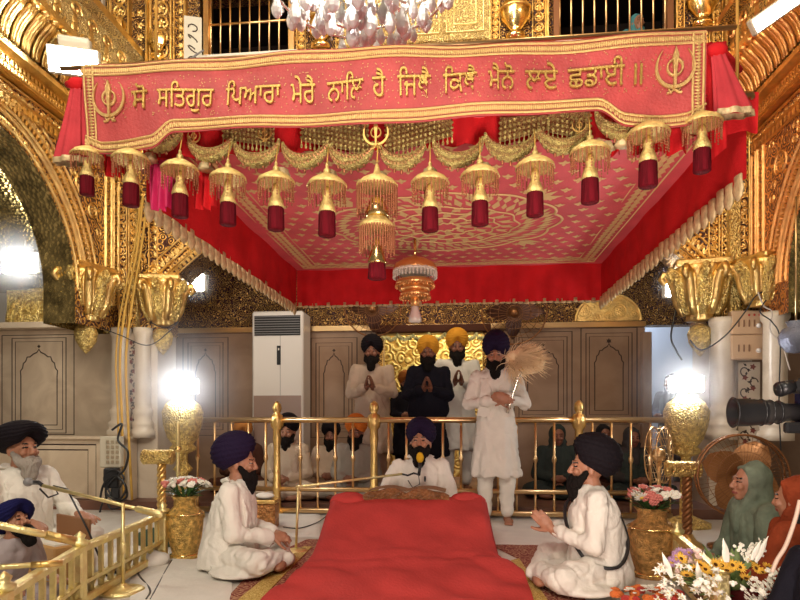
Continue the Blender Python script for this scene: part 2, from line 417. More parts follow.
def arcband(mb, T, path, d, w, pitch, kind):
    c = resample(offset(path, d), pitch); mb.cur = 0
    for s in (-1, 1): mb.ribbon(offset(path, d+s*w*.47), T, w*.1, .03)
    for i in range(len(c)-1):
        a, b = c[i]; an = math.atan2(c[i+1][1]-b, c[i+1][0]-a); nx, ny = -math.sin(an), math.cos(an)
        if kind == 'tooth':
            ux, uy = math.cos(an), math.sin(an); q = pitch*.27; e = w*.34
            mb.prism([(a-nx*e-ux*q, b-ny*e-uy*q), (a-nx*e+ux*q, b-ny*e+uy*q), (a+nx*e+ux*q, b+ny*e+uy*q), (a+nx*e-ux*q, b+ny*e-uy*q)], T, 0, .03)
        elif kind == 'bead':
            r = w*.25; mb.add([T(a+r*math.cos(k*PI/3), b+r*math.sin(k*PI/3), 0) for k in range(6)]+[T(a, b, r)], [(k, (k+1) % 6, 6) for k in range(6)])
        else:
            for s in (-1, 0, 1): mb.leaf(T, a-nx*w*.38, b-ny*w*.38, an+PI/2+s*.5, w*.75, pitch*.2, .025)
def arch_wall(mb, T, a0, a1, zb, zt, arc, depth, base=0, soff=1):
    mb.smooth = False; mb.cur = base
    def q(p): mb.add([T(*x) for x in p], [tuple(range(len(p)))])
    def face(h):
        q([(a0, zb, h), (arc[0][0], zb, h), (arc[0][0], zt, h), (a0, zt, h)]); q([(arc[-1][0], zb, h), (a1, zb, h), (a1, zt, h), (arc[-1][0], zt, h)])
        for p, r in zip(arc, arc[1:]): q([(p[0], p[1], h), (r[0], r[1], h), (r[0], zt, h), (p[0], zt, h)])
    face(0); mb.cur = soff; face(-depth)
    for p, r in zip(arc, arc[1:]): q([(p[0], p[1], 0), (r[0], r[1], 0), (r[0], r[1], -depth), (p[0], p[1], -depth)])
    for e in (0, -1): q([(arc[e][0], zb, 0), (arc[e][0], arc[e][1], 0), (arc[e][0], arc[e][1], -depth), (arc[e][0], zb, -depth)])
    for a in (a0, a1): q([(a, zb, 0), (a, zt, 0), (a, zt, -depth), (a, zb, -depth)])
    q([(a0, zt, 0), (a1, zt, 0), (a1, zt, -depth), (a0, zt, -depth)])
    mb.smooth = True

# ---- floors and ceiling
mb = MB(); mb.box((-.4, 2.1, -.06), (11, 8.4, .12)); struct(mb.build('floor', FLOORM))
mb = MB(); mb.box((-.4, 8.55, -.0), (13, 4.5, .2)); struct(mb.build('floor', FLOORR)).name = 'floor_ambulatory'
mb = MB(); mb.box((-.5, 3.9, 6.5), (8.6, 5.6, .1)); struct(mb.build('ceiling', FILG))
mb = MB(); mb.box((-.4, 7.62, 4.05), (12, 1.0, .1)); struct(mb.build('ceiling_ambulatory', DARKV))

# ---- back arcade wall with its one wide segmental arch
hc = (XOR-XOL)/2; acx = (XOR+XOL)/2; sl = math.radians(46); RR = hc/math.sin(sl)
barc = [(acx+RR*math.sin(-sl+2*sl*k/48), ZS+RR*(math.cos(-sl+2*sl*k/48)-math.cos(sl))) for k in range(49)]
mb = MB(); arch_wall(mb, TB, XLW, XRW, 2.0, ZG, barc, .45)
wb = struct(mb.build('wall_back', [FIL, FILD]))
mb = MB()
for d, w, pt, k in ((-.045, .07, .06, 'tooth'), (.045, .07, .045, 'bead'), (.15, .13, .075, 'leaf')):
    arcband(mb, TB, barc, d+.05, w, pt, k)
def in_back(a, b, r):
    if a-r < XOL+.02 or a+r > XOR-.02 or b+r > ZG-.12: return False
    if XP(330, D1) < a < XP(560, D1): return False
    dist = math.hypot(a-acx, b-(ZS-RR*math.cos(sl)))
    return dist-r > RR+.30
fill(mb, TB, in_back, (XOL, XOR, ZS, ZG), [.19, .14, .1, .06, .03], 300, 3)
for (x0, x1, kd) in ((XLW+.02, XLW+.12, 'chev'), (XLW+.14, XLW+.26, 'ring'), (XOL-.13, XOL-.02, 'leaf'), (XOR+.02, XOR+.13, 'ring'), (XOR+.15, XOR+.26, 'chev'), (XRW-.14, XRW-.03, 'leaf')):
    frieze(mb, TB, ((x0+x1)/2, 2.05), ((x0+x1)/2, ZG-.05), x1-x0, .09, kd)
rel = mb.build('relief', GOLD, wb); 
# plain gold post in the right corner
mb = MB(); 
for x0, x1 in ((XP(726, D1), XP(737, D1)),): mb.box(((x0+x1)/2, D1-.05, 2.85), (x1-x0, .1, 2.0), bev=.01)
mb.box((XP(105, D1)+.42, D1-.03, 2.9), (.03, .05, 2.3))
struct(mb.build('trim_1', GOLDE))

# ---- side walls with their arches
def side(T, name, yc, R, z, y0, y1, ztop, seed, deep, spring_side):
    arc = [(yc-R*math.cos(PI*k/40), z+R*(1+.10*math.sin(PI*k/40)**4)*math.sin(PI*k/40)) for k in range(41)]
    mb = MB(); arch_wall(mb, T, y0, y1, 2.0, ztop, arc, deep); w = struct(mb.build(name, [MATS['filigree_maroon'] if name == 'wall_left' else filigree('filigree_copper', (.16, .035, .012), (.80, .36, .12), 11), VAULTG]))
    mb = MB(); mb.cur = 0
    for d, wd, pt, k in ((.07, .10, .07, 'leaf'), (.155, .04, .035, 'bead'), (.22, .07, .05, 'tooth'), (.32, .10, .07, 'leaf')): arcband(mb, T, arc, d, wd, pt, k)
    def ins(a, b, r):
        if b < z+.05 or b+r > 3.74 or a+r > y1-.34 or a-r < y0+.1: return False
        return math.hypot(a-yc, (b-z)/1.05)-r > R+.40
    fill(mb, T, ins, (y0, y1, z, 3.76), [.17, .12, .08, .045, .025], 240, seed)
    for x0, x1, kd in ((y1-.12, y1-.01, 'chev'), (y1-.27, y1-.15, 'leaf')):
        frieze(mb, T, ((x0+x1)/2, 2.3), ((x0+x1)/2, 3.76), x1-x0, .085, kd)
    frieze(mb, T, (y0, 3.80), (y1, 3.80), .09, .07, 'tooth')
    frieze(mb, T, (y0, 3.905), (y1, 3.905), .10, .085, 'leaf')
    mb.build('relief', [GOLD] if name == 'wall_left' else [mat('gold_copper', (.86, .42, .14), .34, .9, .35, 55, .2, 9)], w)
    return w
wl = side(TL, 'wall_left', 4.72, 1.10, 2.34, 3.0, D1, 5.22, 5, .35, 0)
wr = side(TR, 'wall_right', 4.85, 1.05, 2.30, 3.0, D1, 5.22, 8, .35, 0)

def cornice(name, T, y0, y1, sgn, gm, fm):
    # profile (height, projection) swept along the wall, then gadroons on its cove
    prof = [(3.97, .0), (3.97, .10), (4.03, .13), (4.06, .06), (4.12, .06), (4.15, .16), (4.20, .16), (4.22, .10), (4.34, .11), (4.46, .17), (4.56, .30), (4.60, .34), (4.66, .34), (4.68, .22), (5.12, .22), (5.14, .34), (5.22, .34), (5.22, 0)]
    mb = MB(); mb.smooth = False; mb.cur = 1
    for (za, ha), (zb, hb) in zip(prof, prof[1:]):
        mb.cur = 0 if za in (3.97, 4.12, 4.15, 4.60, 5.14, 4.56) else 1
        mb.add([T(y0, za, ha), T(y1, za, ha), T(y1, zb, hb), T(y0, zb, hb)], [(0, 1, 2, 3)])
    mb.smooth = True; mb.cur = 0
    y = y0+.05
    while y < y1-.04:          # acanthus gadroons on the cove
        for q in (-1, 0, 1):
            pts = [V(T(y+q*.028, 4.24+.30*k/6, .12+.17*(k/6)**2.2+.03-.008*abs(q))) for k in range(7)]
            mb.tube(pts, [.014, .02, .024, .026, .028, .034, .02], 6)
        mb.ell(T(y, 4.56, .33), (.04, .04, .03), None, 8, 5)
        y += .125
    frieze(mb, lambda a, b, h: T(a, b, h+.065), (y0, 4.09), (y1, 4.09), .06, .05, 'tooth')
    frieze(mb, lambda a, b, h: T(a, b, h+.105), (y0, 4.00), (y1, 4.00), .045, .04, 'tooth')
    fr = lambda a, b, h: T(a, b, h+.225)
    random.seed(4); y = y0+.15
    while y < y1:
        for s in (-1, 1):
            pp = [(y+.1*math.cos(k*.5)*math.exp(-k*.10), 4.90+s*.09+.1*math.sin(k*.5)*math.exp(-k*.10)*s) for k in range(16)]
            mb.ribbon(pp, fr, .02, .02)
        mb.leaf(fr, y, 4.74, PI/2, .3, .05, .03); y += .26
    return struct(mb.build(name, [gm, fm]))
cornice('trim_2', TL, 3.0, D1+.02, 1, GOLD, FILP)
cornice('trim_3', TR, 3.0, D1+.02, -1, MATS['gold_copper'], FILG)
# upper side walls behind the galleries
mb = MB(); mb.box((XLW-.35, 4.6, 5.8), (.1, 4.0, 1.3)); struct(mb.build('wall_left_upper', FILP))
mb = MB(); mb.box((XRW+.35, 4.6, 5.8), (.1, 4.0, 1.3)); struct(mb.build('wall_right_upper', FILG))
# white painted shutter panel high in the left corner
mb = MB(); x0, x1 = XP(78, 6.5), XP(104, 6.5); mb.cur = 0; mb.box(((x0+x1)/2, 6.5, 5.45), (x1-x0, .05, .9)); mb.cur = 1
TT = lambda a, b, h: (a, 6.475-h, b)
for k in range(6):
    cx = (x0+x1)/2; z = 5.12+k*.13; mb.ribbon([(cx+.07*math.cos(q*.7+k*3)*math.exp(-q*.08), z+.07*math.sin(q*.7)*math.exp(-q*.08)) for q in range(12)], TT, .018, .004)
mb.ribbon([(x0+.03, 5.05), (x1-.03, 5.05), (x1-.03, 5.85), (x0+.03, 5.85)], TT, .015, .006, True)
struct(mb.build('trim_4', [MARBW, INLAY]))

# ---- marble piers under the arcade
def pier(name, x0, x1, y0, y1, mt):
    mb = MB(); mb.box(((x0+x1)/2, (y0+y1)/2, 1.0), (x1-x0, y1-y0, 2.02)); return struct(mb.build(name, mt))
pl = pier('column_left', XLW, XOL-.03, D1, D1+.45, MARBW)
pr = pier('column_right', XOR+.03, XRW, D1, D1+.45, MARBW)
def shaft(name, x, y, r, zb, zt, lab=None):
    mb = MB(); mb.smooth = True
    mb.lathe([(r*1.5, zb), (r*1.5, zb+.08), (r*1.2, zb+.10), (r*1.35, zb+.14), (r*1.35, zb+.17), (r*1.0, zb+.2), (r*1.15, zb+.26), (r*1.25, zb+.31), (r*.95, zb+.34), (r, zb+.38), (r*.96, zt-.1), (r*1.2, zt-.06), (r*1.2, zt)], (x, y, 0), 16, 8, .03)
    return struct(mb.build(name, MARBW))
shaft('column_shaft', XP(121, 6.55), 6.55, .10, .80, 2.05)
shaft('column_shaft', XP(143, 6.55), 6.55, .09, .80, 2.05)
shaft('column_shaft', XP(722, 6.5), 6.5, .11, .80, 2.05)
shaft('column_shaft', XP(775, 6.2), 6.2, .11, .80, 2.05)
# floral inlay strips between the shafts
def inlay_strip(name, px0, px1, Y, z0, z1, seed):
    x0, x1 = XP(px0, Y), XP(px1, Y); mb = MB(); mb.cur = 0; mb.box(((x0+x1)/2, Y+.015, (z0+z1)/2), (x1-x0, .03, z1-z0)); T = lambda a, b, h: (a, Y-h, b)
    random.seed(seed); z = z0+.05; w = x1-x0; k = 0
    while z < z1-.05:
        s = 1 if k % 2 else -1; cx = (x0+x1)/2
        mb.cur = 1; mb.ribbon([(cx+s*w*.22+w*.2*math.cos(q*.5)*(1-q*.03), z+w*.2*math.sin(q*.5)) for q in range(11)], T, .012, .004)
        for q in range(3): mb.leaf(T, cx+s*w*.1, z+.03*q, random.random()*6.28, .045, .012, .004)
        mb.cur = 2
        for q in range(5): mb.leaf(T, cx-s*w*.18, z+.05, q*1.257, .036, .012, .005)
        z += .11; k += 1
    return struct(mb.build(name, [MARBW, INLAY, INLAYR]))
inlay_strip('trim_5', 128, 137, D1-.03, .8, 2.0, 2)
inlay_strip('trim_6', 738, 760, D1-.06, .35, 1.6, 3)

CUSP = [(0, 1), (.10, .93), (.30, .89), (.46, .83), (.60, .83), (.68, .73), (.80, .69), (.84, .58), (.95, .52), (.93, .40), (.93, .36)]
def niche(mb, T, a0, a1, b0, b1, w=.012, star=False, arch=True, double=True):
    R = lambda e: [(a0+e, b0+e), (a1-e, b0+e), (a1-e, b1-e), (a0+e, b1-e)]
    mb.ribbon(R(0), T, w, .003, True)
    if double: mb.ribbon(R(.045), T, w*.7, .003, True)
    if arch:
        c = (a0+a1)/2; hw = (a1-a0)/2-.10; lo = b0+.1; top = b1-.14; H = top-lo
        L_ = [(c-hw*x, lo+H*(.62+.38*(y-.36)/.64)) for x, y in CUSP]; R_ = [(c+hw*x, lo+H*(.62+.38*(y-.36)/.64)) for x, y in CUSP]
        pts = [(c-hw*.93, lo)]+L_[::-1]+R_[1:]+[(c+hw*.93, lo)]
        mb.ribbon(pts, T, w, .003, True)
        n = 6 if star else 4
        for k in range(n): mb.leaf(T, c, top+.035, k*2*PI/n+PI/2, .04 if star else .025, .012, .003)

# ---- outer wall seen through the arch
DX0, DX1 = XP(383, D2), XP(483, D2); DZ = ZP(430, 333, D2); RX0 = XP(645, D2); RX1 = XP(705, D2)
mb = MB()
def slab(x0, x1, z0, z1, m, Y=D2, th=.2): mb.cur = m; mb.box(((x0+x1)/2, Y+th/2, (z0+z1)/2), (x1-x0, th, z1-z0))
XW0 = XP(60, D2)
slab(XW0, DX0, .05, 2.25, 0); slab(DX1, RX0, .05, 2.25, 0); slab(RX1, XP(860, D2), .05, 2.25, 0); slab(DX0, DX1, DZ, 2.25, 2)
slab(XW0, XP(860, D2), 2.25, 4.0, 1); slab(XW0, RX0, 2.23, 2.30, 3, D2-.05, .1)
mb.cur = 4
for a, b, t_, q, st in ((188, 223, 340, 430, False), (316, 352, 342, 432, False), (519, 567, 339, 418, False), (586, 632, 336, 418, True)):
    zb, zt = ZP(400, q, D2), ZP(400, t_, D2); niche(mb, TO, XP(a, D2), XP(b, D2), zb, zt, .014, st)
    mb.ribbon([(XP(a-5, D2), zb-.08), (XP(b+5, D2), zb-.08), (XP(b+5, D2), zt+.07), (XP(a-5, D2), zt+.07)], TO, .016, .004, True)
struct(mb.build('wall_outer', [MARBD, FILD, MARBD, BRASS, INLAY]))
mb = MB()   # gold embossed lunettes over the panels
for a, b in ((575, 640),):
    x0, x1 = XP(a, D2), XP(b, D2); c = (x0+x1)/2; hw = (x1-x0)/2; T = lambda a_, b_, h: (a_, D2-.005-h, b_)
    pts = [(c-hw*math.cos(PI*k/16), 2.31+.36*math.sin(PI*k/16)) for k in range(17)]; mb.prism(pts, T, 0, .04)
    mb.ribbon(pts, lambda a_, b_, h: T(a_, b_, h+.04), .04, .03)
    fill(mb, lambda a_, b_, h: T(a_, b_, h+.04), lambda a_, b_, r: b_ > 2.33+r*.4 and ((a_-c)/hw)**2+((b_-2.31)/.36)**2 < (1-r*1.4)**2, (x0, x1, 2.31, 2.7), [.1, .06, .03], 80, int(a))
struct(mb.build('trim_7', [GOLD, GOLD]))
# lit hall glimpsed through the back doorway
mb = MB(); mb.cur = 0; mb.box(((DX0+DX1)/2, 9.6, 1.6), (2.6, .1, 3.1)); struct(mb.build('wall_far', filigree('far_gold', (.55, .30, .06), (.95, .72, .25), 6, .3, .5, .2, .5, .5)))
# carved jambs and garland of the doorway
d = thing('doorway_surround', 'gold edged doorway surround behind the standing men', 'doorway', ((DX0+DX1)/2, D2, .1))
mb = MB()
for s, x in ((-1, DX0-D2*0-(DX0+DX1)/2), (1, DX1-(DX0+DX1)/2)): mb.box((x+s*.05, -.06, 1.03), (.10, .12, 2.06), bev=.01)
mb.build('jamb', FILG, d)
mb = MB(); mb.box((0, -.06, DZ-.1+.05), (DX1-DX0+.2, .12, .10), bev=.01); mb.build('lintel', BROWNC, d)
random.seed(2); mb = MB()
for k in range(46):
    x = -(DX1-DX0)/2+(DX1-DX0)*k/45; mb.ell((x, -.1, DZ-.13-.05*abs(math.sin(k*.45))-random.random()*.03), (.028, .024, .03), None, 6, 4)
mb.build('garland', mat('garland_mix', (.62, .60, .30), .7, 0, .2, 20, .5, 20), d)
# pale room beyond the right doorway
mb = MB(); mb.box((XP(672, 10), 10.3, 1.7), (2.6, .1, 3.4)); struct(mb.build('wall_far_right', DAYG))
mb = MB(); 
for px in (645, 705): mb.box((XP(px, D2), D2-.02, 1.1), (.12, .16, 2.1), bev=.01)
struct(mb.build('trim_8', MARBD))

# ---- marble infill wall and dado behind the left arch
YI = 7.0; TI = lambda a, b, h: (a, YI-h, b)
mb = MB(); mb.smooth = False; mb.cur = 0; xi0 = XP(-90, YI); xi1 = XLW-.02
mb.box(((xi0+xi1)/2, YI+.1, 1.06), (xi1-xi0, .2, 2.12)); mb.cur = 1
mb.box(((xi0+xi1)/2, YI-.03, 2.16), (xi1-xi0, .30, .07)); mb.cur = 2
niche(mb, TI, XP(12, YI), XP(66, YI), ZP(40, 433, YI), ZP(40, 338, YI), .016)
mb.ribbon([(XP(2, YI), .82), (XP(74, YI), .82), (XP(74, YI), 2.06), (XP(2, YI), 2.06)], TI, .016, .003, True)
niche(mb, TI, XP(-75, YI), XP(-12, YI), ZP(40, 433, YI), ZP(40, 338, YI), .016)
mb.cur = 0; mb.box(((xi0+XLW+.25)/2, 6.50, .42), (XLW+.25-xi0, .14, .74)); mb.cur = 1
mb.box(((xi0+XLW+.28)/2, 6.48, .80), (XLW+.28-xi0, .2, .03)); mb.cur = 2
TD = lambda a, b, h: (a, 6.43-h, b)
mb.ribbon([(XP(-30, 6.43), .1), (XP(96, 6.43), .1), (XP(96, 6.43), .72), (XP(-30, 6.43), .72)], TD, .018, .003, True)
mb.ribbon([(XP(-26, 6.43), .14), (XP(88, 6.43), .14), (XP(88, 6.43), .66), (XP(-26, 6.43), .66)], TD, .016, .003, True)
struct(mb.build('wall_infill', [MARB, MARB, INLAY]))
# gold vaulting above it
mb = MB(); mb.cur = 0
for px in (-60, 40):
    cx = XP(px, YI); hw = .34
    mb.prism([(cx-.42, 2.2), (cx+.42, 2.2), (cx+.42, 2.62), (cx-.42, 2.62)], TI, 0, .03)
    for w_ in (.40, .30):
        mb.ribbon([(cx-w_*math.cos(PI*k/14), 2.22+w_*math.sin(PI*k/14)) for k in range(15)], lambda a, b, h: TI(a, b, h+.03), .05, .04)
    fill(mb, lambda a, b, h: TI(a, b, h+.03), lambda a, b, r: (a-cx)**2+(b-2.22)**2 < (.27-r)**2 and b > 2.24+r, (cx-.3, cx+.3, 2.2, 2.5), [.07, .04, .025], 60, 3)
mb.cur = 1
def vault(u, v):
    a = -PI/2*v; x = xi0+(xi1-xi0)*u
    return (x, YI-.02-1.1*(1-math.cos(a)), 2.6+1.15*math.sin(-a)+.015*math.sin(u*40))
mb.grid(vault, 50, 16)
struct(mb.build('wall_vault', [GOLDE, VAULTG]))

# ---- gallery storey on the back wall
TG = TB
def pxr(a, b): return XP(a, D1), XP(b, D1)
mb = MB(); mb.smooth = False
def gslab(a, b, z0, z1, m, h=0, th=.3):
    x0, x1 = a if isinstance(a, float) else XP(a, D1), b if isinstance(b, float) else XP(b, D1)
    mb.cur = m; mb.box(((x0+x1)/2, D1+th/2-h, (z0+z1)/2), (x1-x0, th, z1-z0))
gslab(float(XLW-.6), 200, ZG, 6.4, 0); gslab(295, 553, ZG, 6.4, 0); gslab(672, float(XRW+.6), ZG, 6.4, 0)
gslab(200, 295, 5.9, 6.4, 0); gslab(553, 672, 6.0, 6.4, 0)
gslab(200, 295, ZG, ZP(240, 57, D1)-.05, 0); gslab(553, 672, ZG, ZP(610, 42, D1)-.05, 0)
gslab(100, 745, ZG-.02, ZG+.06, 1, .05, .3)
struct(mb.build('wall_upper', [FILD, GOLD]))
mb = MB(); mb.cur = 0
for a, b, k, z1 in ((102, 109, 'chev', 5.9), (110, 130, 'ring', 5.9), (150, 172, 'ring', 5.9), (174, 185, 'leaf', 5.9), (297, 306, 'ring', 5.9), (336, 344, 'ring', 5.9), (491, 500, 'ring', 5.9), (532, 546, 'ring', 5.9), (676, 684, 'chev', 5.9), (703, 709, 'leaf', 5.9), (713, 722, 'ring', 5.9), (726, 742, 'ring', 5.9)):
    x0, x1 = pxr(a, b); frieze(mb, TG, ((x0+x1)/2, ZG+.07), ((x0+x1)/2, z1), x1-x0, min(.16, (x1-x0)*.75), k)
for a in (131, 149, 187, 489, 547, 675, 711, 724): mb.box((XP(a, D1), D1-.03, 5.35), (.022, .07, 1.2))
for a, b in ((133, 147), (206, 290), (556, 668)):
    x0, x1 = pxr(a, b)
    for z in ([5.0, 5.14, 5.28, 5.42, 5.56, 5.7] if b-a < 30 else [ZG+.11]):
        n = max(1, int((x1-x0)/.11))
        for k in range(n):
            cx = x0+(k+.5)*(x1-x0)/n
            for q in range(5): mb.leaf(TG, cx, z, q*1.257+k, .05, .016, .015)
struct(mb.build('trim_9', GOLD))
# pale gold shutters in the middle bay
mb = MB(); x0, x1 = pxr(346, 488); z0 = ZP(415, 55, D1); mb.cur = 0; mb.box(((x0+x1)/2, D1-.03, z0+.5), (x1-x0, .06, 1.1))
mb.cur = 1
T5 = lambda a, b, h: TG(a, b, h+.06)
xm = XP(443, D1)
for a, b in ((x0+.05, xm-.04), (xm+.04, x1-.05)):
    for e in (0, .08): mb.ribbon([(a+e, z0+.18+e), (b-e, z0+.18+e), (b-e, z0+.62-e), (a+e, z0+.62-e)], T5, .02, .02, True)
frieze(mb, T5, (x0, z0+.05), (x1, z0+.05), .09, .07, 'chev')
for x in (x0, xm, x1): mb.ribbon([(x, z0), (x, z0+1)], T5, .03, .03)
struct(mb.build('trim_10', [FILP, GOLDL]))
# lotus cups and vases on the gallery columns
def cup(px, py, s, lab, kind='cup'):
    p = P(px, py, D1); g = thing('lotus_cup' if kind == 'cup' else 'relief_vase', lab, 'ornament', (p.x, D1-.07, p.z), 0, 'gilt ornaments on the gallery columns')
    mb = MB()
    if kind == 'cup':
        mb.lathe([(.02, -.17), (.075, -.165), (.075, -.13), (.04, -.11), (.055, -.07), (.085, -.02), (.09, .04), (.07, .06), (.0, .06)], (0, 0, 0), 18, 9, .04); mb.build('cup', GOLDP, g)
        for k in range(9):
            mb = MB(); a = k*2*PI/9; T = Matrix.Rotation(a, 3, 'Z')
            r_ = [[T@V((.085+.012*math.sin(PI*t), w*.034*math.sin(PI*min(1, .25+t*.75)), -.03+t*.16)) for w in (-1, -.5, 0, .5, 1)] for t in [q/6 for q in range(7)]]
            mb.rings(r_, False, False); mb.build('petal', GOLDP, g)
    else:
        mb.lathe([(.02, -.24), (.09, -.235), (.09, -.20), (.04, -.17), (.07, -.13), (.13, -.05), (.14, .03), (.11, .1), (.06, .14), (.05, .18), (.10, .22), (.10, .24), (0, .24)], (0, 0, 0), 22, 11, .03); mb.build('vase', GOLDP, g)
        mb = MB(); mb.tube([(.14*math.cos(a*PI/10), .14*math.sin(a*PI/10), .035) for a in range(21)], .012, 6); mb.build('band', GOLD, g)
    g.scale = (s, s*.8, s); return g
cup(119, 32, 1, 'gilt lotus cup on the leftmost gallery column')
cup(160, 47, 1, 'gilt lotus cup on the second gallery column, beside a small bright bulb')
cup(322, 28, 1.15, 'gilt relief vase between left gallery window and gold shutters', 'vase')
cup(515, 18, 1.15, 'gilt relief vase between gold shutters and right gallery window', 'vase')
cup(700, 6, 1.1, 'gilt relief vase on the column right of the right gallery window', 'vase')
# gallery windows
def window(n, a, b, py, py2, nb, rail, mtl):
    x0, x1 = pxr(a, b); z = ZP((a+b)/2, py, D1); zt = 6.0
    w = bpy.data.objects.new('window_%d' % n, None); COL.objects.link(w); w.location = ((x0+x1)/2, D1, z); struct(w)
    hw = (x1-x0)/2; H = zt-z
    mb = MB(); mb.box((0, -.04, -.03), (2*hw+.1, .16, .045)); mb.build('window_sill', mat('sill_white', (.8, .74, .64), .5), w)
    mb = MB(); mb.box((-hw+.03, .02, H/2), (.06, .14, H)); mb.box((hw-.03, .02, H/2), (.06, .14, H)); mb.build('window_frame', mtl, w)
    mb = MB()
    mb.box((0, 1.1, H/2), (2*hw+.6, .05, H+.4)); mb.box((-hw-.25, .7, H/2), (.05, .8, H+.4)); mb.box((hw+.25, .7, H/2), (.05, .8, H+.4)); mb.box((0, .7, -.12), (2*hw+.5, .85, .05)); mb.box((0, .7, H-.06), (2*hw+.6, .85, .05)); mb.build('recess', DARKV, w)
    for k in range(nb):
        x = -hw+.07+(2*hw-.14)*k/(nb-1); mb = MB(); mb.tube([(x, .0, 0), (x, .0, H)], .011, 8); mb.build('grille_bar', BRASS, w)
    if rail:
        mb = MB(); mb.tube([(-hw+.05, 0, rail), (hw-.05, 0, rail)], .015, 8); mb.build('rail', BRASS, w)
    return w
window(1, 205, 295, 58, 57, 9, .40, BRASS)
window(2, 553, 672, 40, 38, 10, 0, mat('frame_brown', (.25, .10, .04), .5, .3))
# small white shutters leaning in the left window
s = thing('window_shutter', 'small white shutter leaning open at the left gallery window', 'shutter', (XP(193, 6.5), 6.5, 4.95))
mb = MB(); mb.box((0, 0, .28), (.19, .03, .62)); mb.build('board', mat('shutter_white', (.74, .68, .55), .5), s, rz=.3)
mb = MB(); T = lambda a, b, h: (a, -.02-h, b)
for k in range(4): mb.ribbon([(.05*math.cos(q*.7+k), .1+k*.12+.04*math.sin(q*.7)) for q in range(8)], T, .014, .004)
mb.build('painted_scroll', INLAY, s, rz=.3)

# ---- capitals (carved corbels with pineapple drops)
def capital(px, py, Y, s, rz, lab, drop=True):
    p = P(px, py, Y); g = thing('capital', lab, 'capital', p, rz, 'gilt corbel capitals at the arch springings', s)
    mb = MB()
    mb.lathe([(.05, -.32), (.13, -.31), (.12, -.27), (.17, -.2), (.20, -.08), (.22, .06), (.25, .16), (.27, .20), (.20, .22)], (0, 0, 0), 40, 10, .05)
    mb.build('bell', GOLD, g)
    for k in range(7):
        a = PI+PI*k/6; c, sn = math.cos(a), math.sin(a); mb = MB()
        pts = [V((c*r, sn*r, z)) for r, z in ((.15, -.26), (.205, -.12), (.235, .04), (.28, .14), (.34, .17), (.36, .12), (.33, .08), (.30, .11))]
        mb.tube(pts, [.035, .05, .055, .05, .042, .035, .028, .02], 7)
        for q in (-1, 1):
            mb.tube([V((c*(r+.01)-sn*q*.045, sn*(r+.01)+c*q*.045, z)) for r, z in ((.18, -.18), (.21, -.06), (.235, .06), (.26, .13))], [.02, .026, .026, .012], 6)
        mb.build('acanthus_leaf', GOLDE if k % 2 else GOLD, g)
    mb = MB(); mb.box((0, .02, .24), (.50, .46, .07), bev=.02); mb.build('abacus', GOLD, g)
    if drop:
        mb = MB(); mb.lathe([(.02, -.34), (.05, -.35), (.09, -.38), (.115, -.44), (.10, -.53), (.06, -.60), (.012, -.66), (0, -.67)], (0, 0, 0), 24, 12, .04); mb.build('pineapple_drop', GOLDE, g)
    return g
capital(86, 292, 6.12, 1.0, 1.2, 'large gilt acanthus capital of the left side arch')
capital(163, 300, 6.62, .95, .2, 'gilt acanthus capital at the left end of the back arch')
capital(700, 290, 6.60, 1.05, -.2, 'gilt acanthus capital at the right end of the back arch')
capital(762, 280, 6.32, .85, -1.2, 'partly hidden gilt capital right of the switch boxes', False)
# ================================================================== CANOPY
YB, YF = 6.15, 3.12
CX0, CX1 = XP(297, YB), XP(602, YB); CXM = (CX0+CX1)/2; CW = CX1-CX0
ZC = ZP(450, 269, YB); ZV = ZP(450, 303, YB)
can = thing('canopy', 'large red cloth canopy with gold flowered ceiling hung over the book throne', 'canopy', (0, 0, 0))
random.seed(11)
def inset(e): return CX0+e, CX1-e, YF+e, YB-e
# ceiling cloth with its woven gold sprigs
mb = MB(); mb.cur = 0
def ceilz(x, y): 
    u = (x-CX0)/CW; w = (y-YF)/(YB-YF); return ZC+.02-.045*math.sin(PI*u)*math.sin(PI*w)+.006*math.sin(x*9+1)*math.sin(y*7)
mb.grid(lambda u, v: (CX0+CW*u, YF+(YB-YF)*v, ceilz(CX0+CW*u, YF+(YB-YF)*v)), 40, 40)
mb.grid(lambda u, v: (CX0+CW*u, YF+(YB-YF)*v, ceilz(CX0+CW*u, YF+(YB-YF)*v)+.03), 4, 4)
mb.cur = 1; TC = lambda a, b, h: (a, b, ceilz(a, b)-.004-h)
MX, MY = CXM+.02, 4.72
nx, ny = 19, 19
for i in range(nx):
    for j in range(ny):
        x = CX0+.34+(CW-.68)*i/(nx-1)+(0.04 if j % 2 else -.04); y = YF+.30+(YB-YF-.6)*j/(ny-1)
        if ((x-MX)/.95)**2+((y-MY)/.72)**2 < 1: continue
        for a in (.5, 1.57, 2.64, -1.57): mb.leaf(TC, x, y, a+PI, .046 if a > 0 else .034, .015, .006)
x0, x1, y0, y1 = inset(.10)
for e in (0, .16):
    mb.ribbon([(x0+e, y0+e), (x1-e, y0+e), (x1-e, y1-e), (x0+e, y1-e)], TC, .016, .006, True)
def edge_fill(p0, p1):
    l = math.hypot(p1[0]-p0[0], p1[1]-p0[1]); n = int(l/.075); ux, uy = (p1[0]-p0[0])/l, (p1[1]-p0[1])/l
    for k in range(n):
        a, b = p0[0]+ux*l*(k+.5)/n, p0[1]+uy*l*(k+.5)/n; an = math.atan2(uy, ux)
        for q in (-1, 1): mb.leaf(TC, a, b, an+q*.9, .075, .024, .006); mb.leaf(TC, a, b, an+PI+q*.9, .065, .022, .006)
e = .08
for p0, p1 in (((x0+e, y0), (x0+e, y1)), ((x1-e, y0), (x1-e, y1)), ((x0, y1-e), (x1, y1-e))): edge_fill(p0, p1)
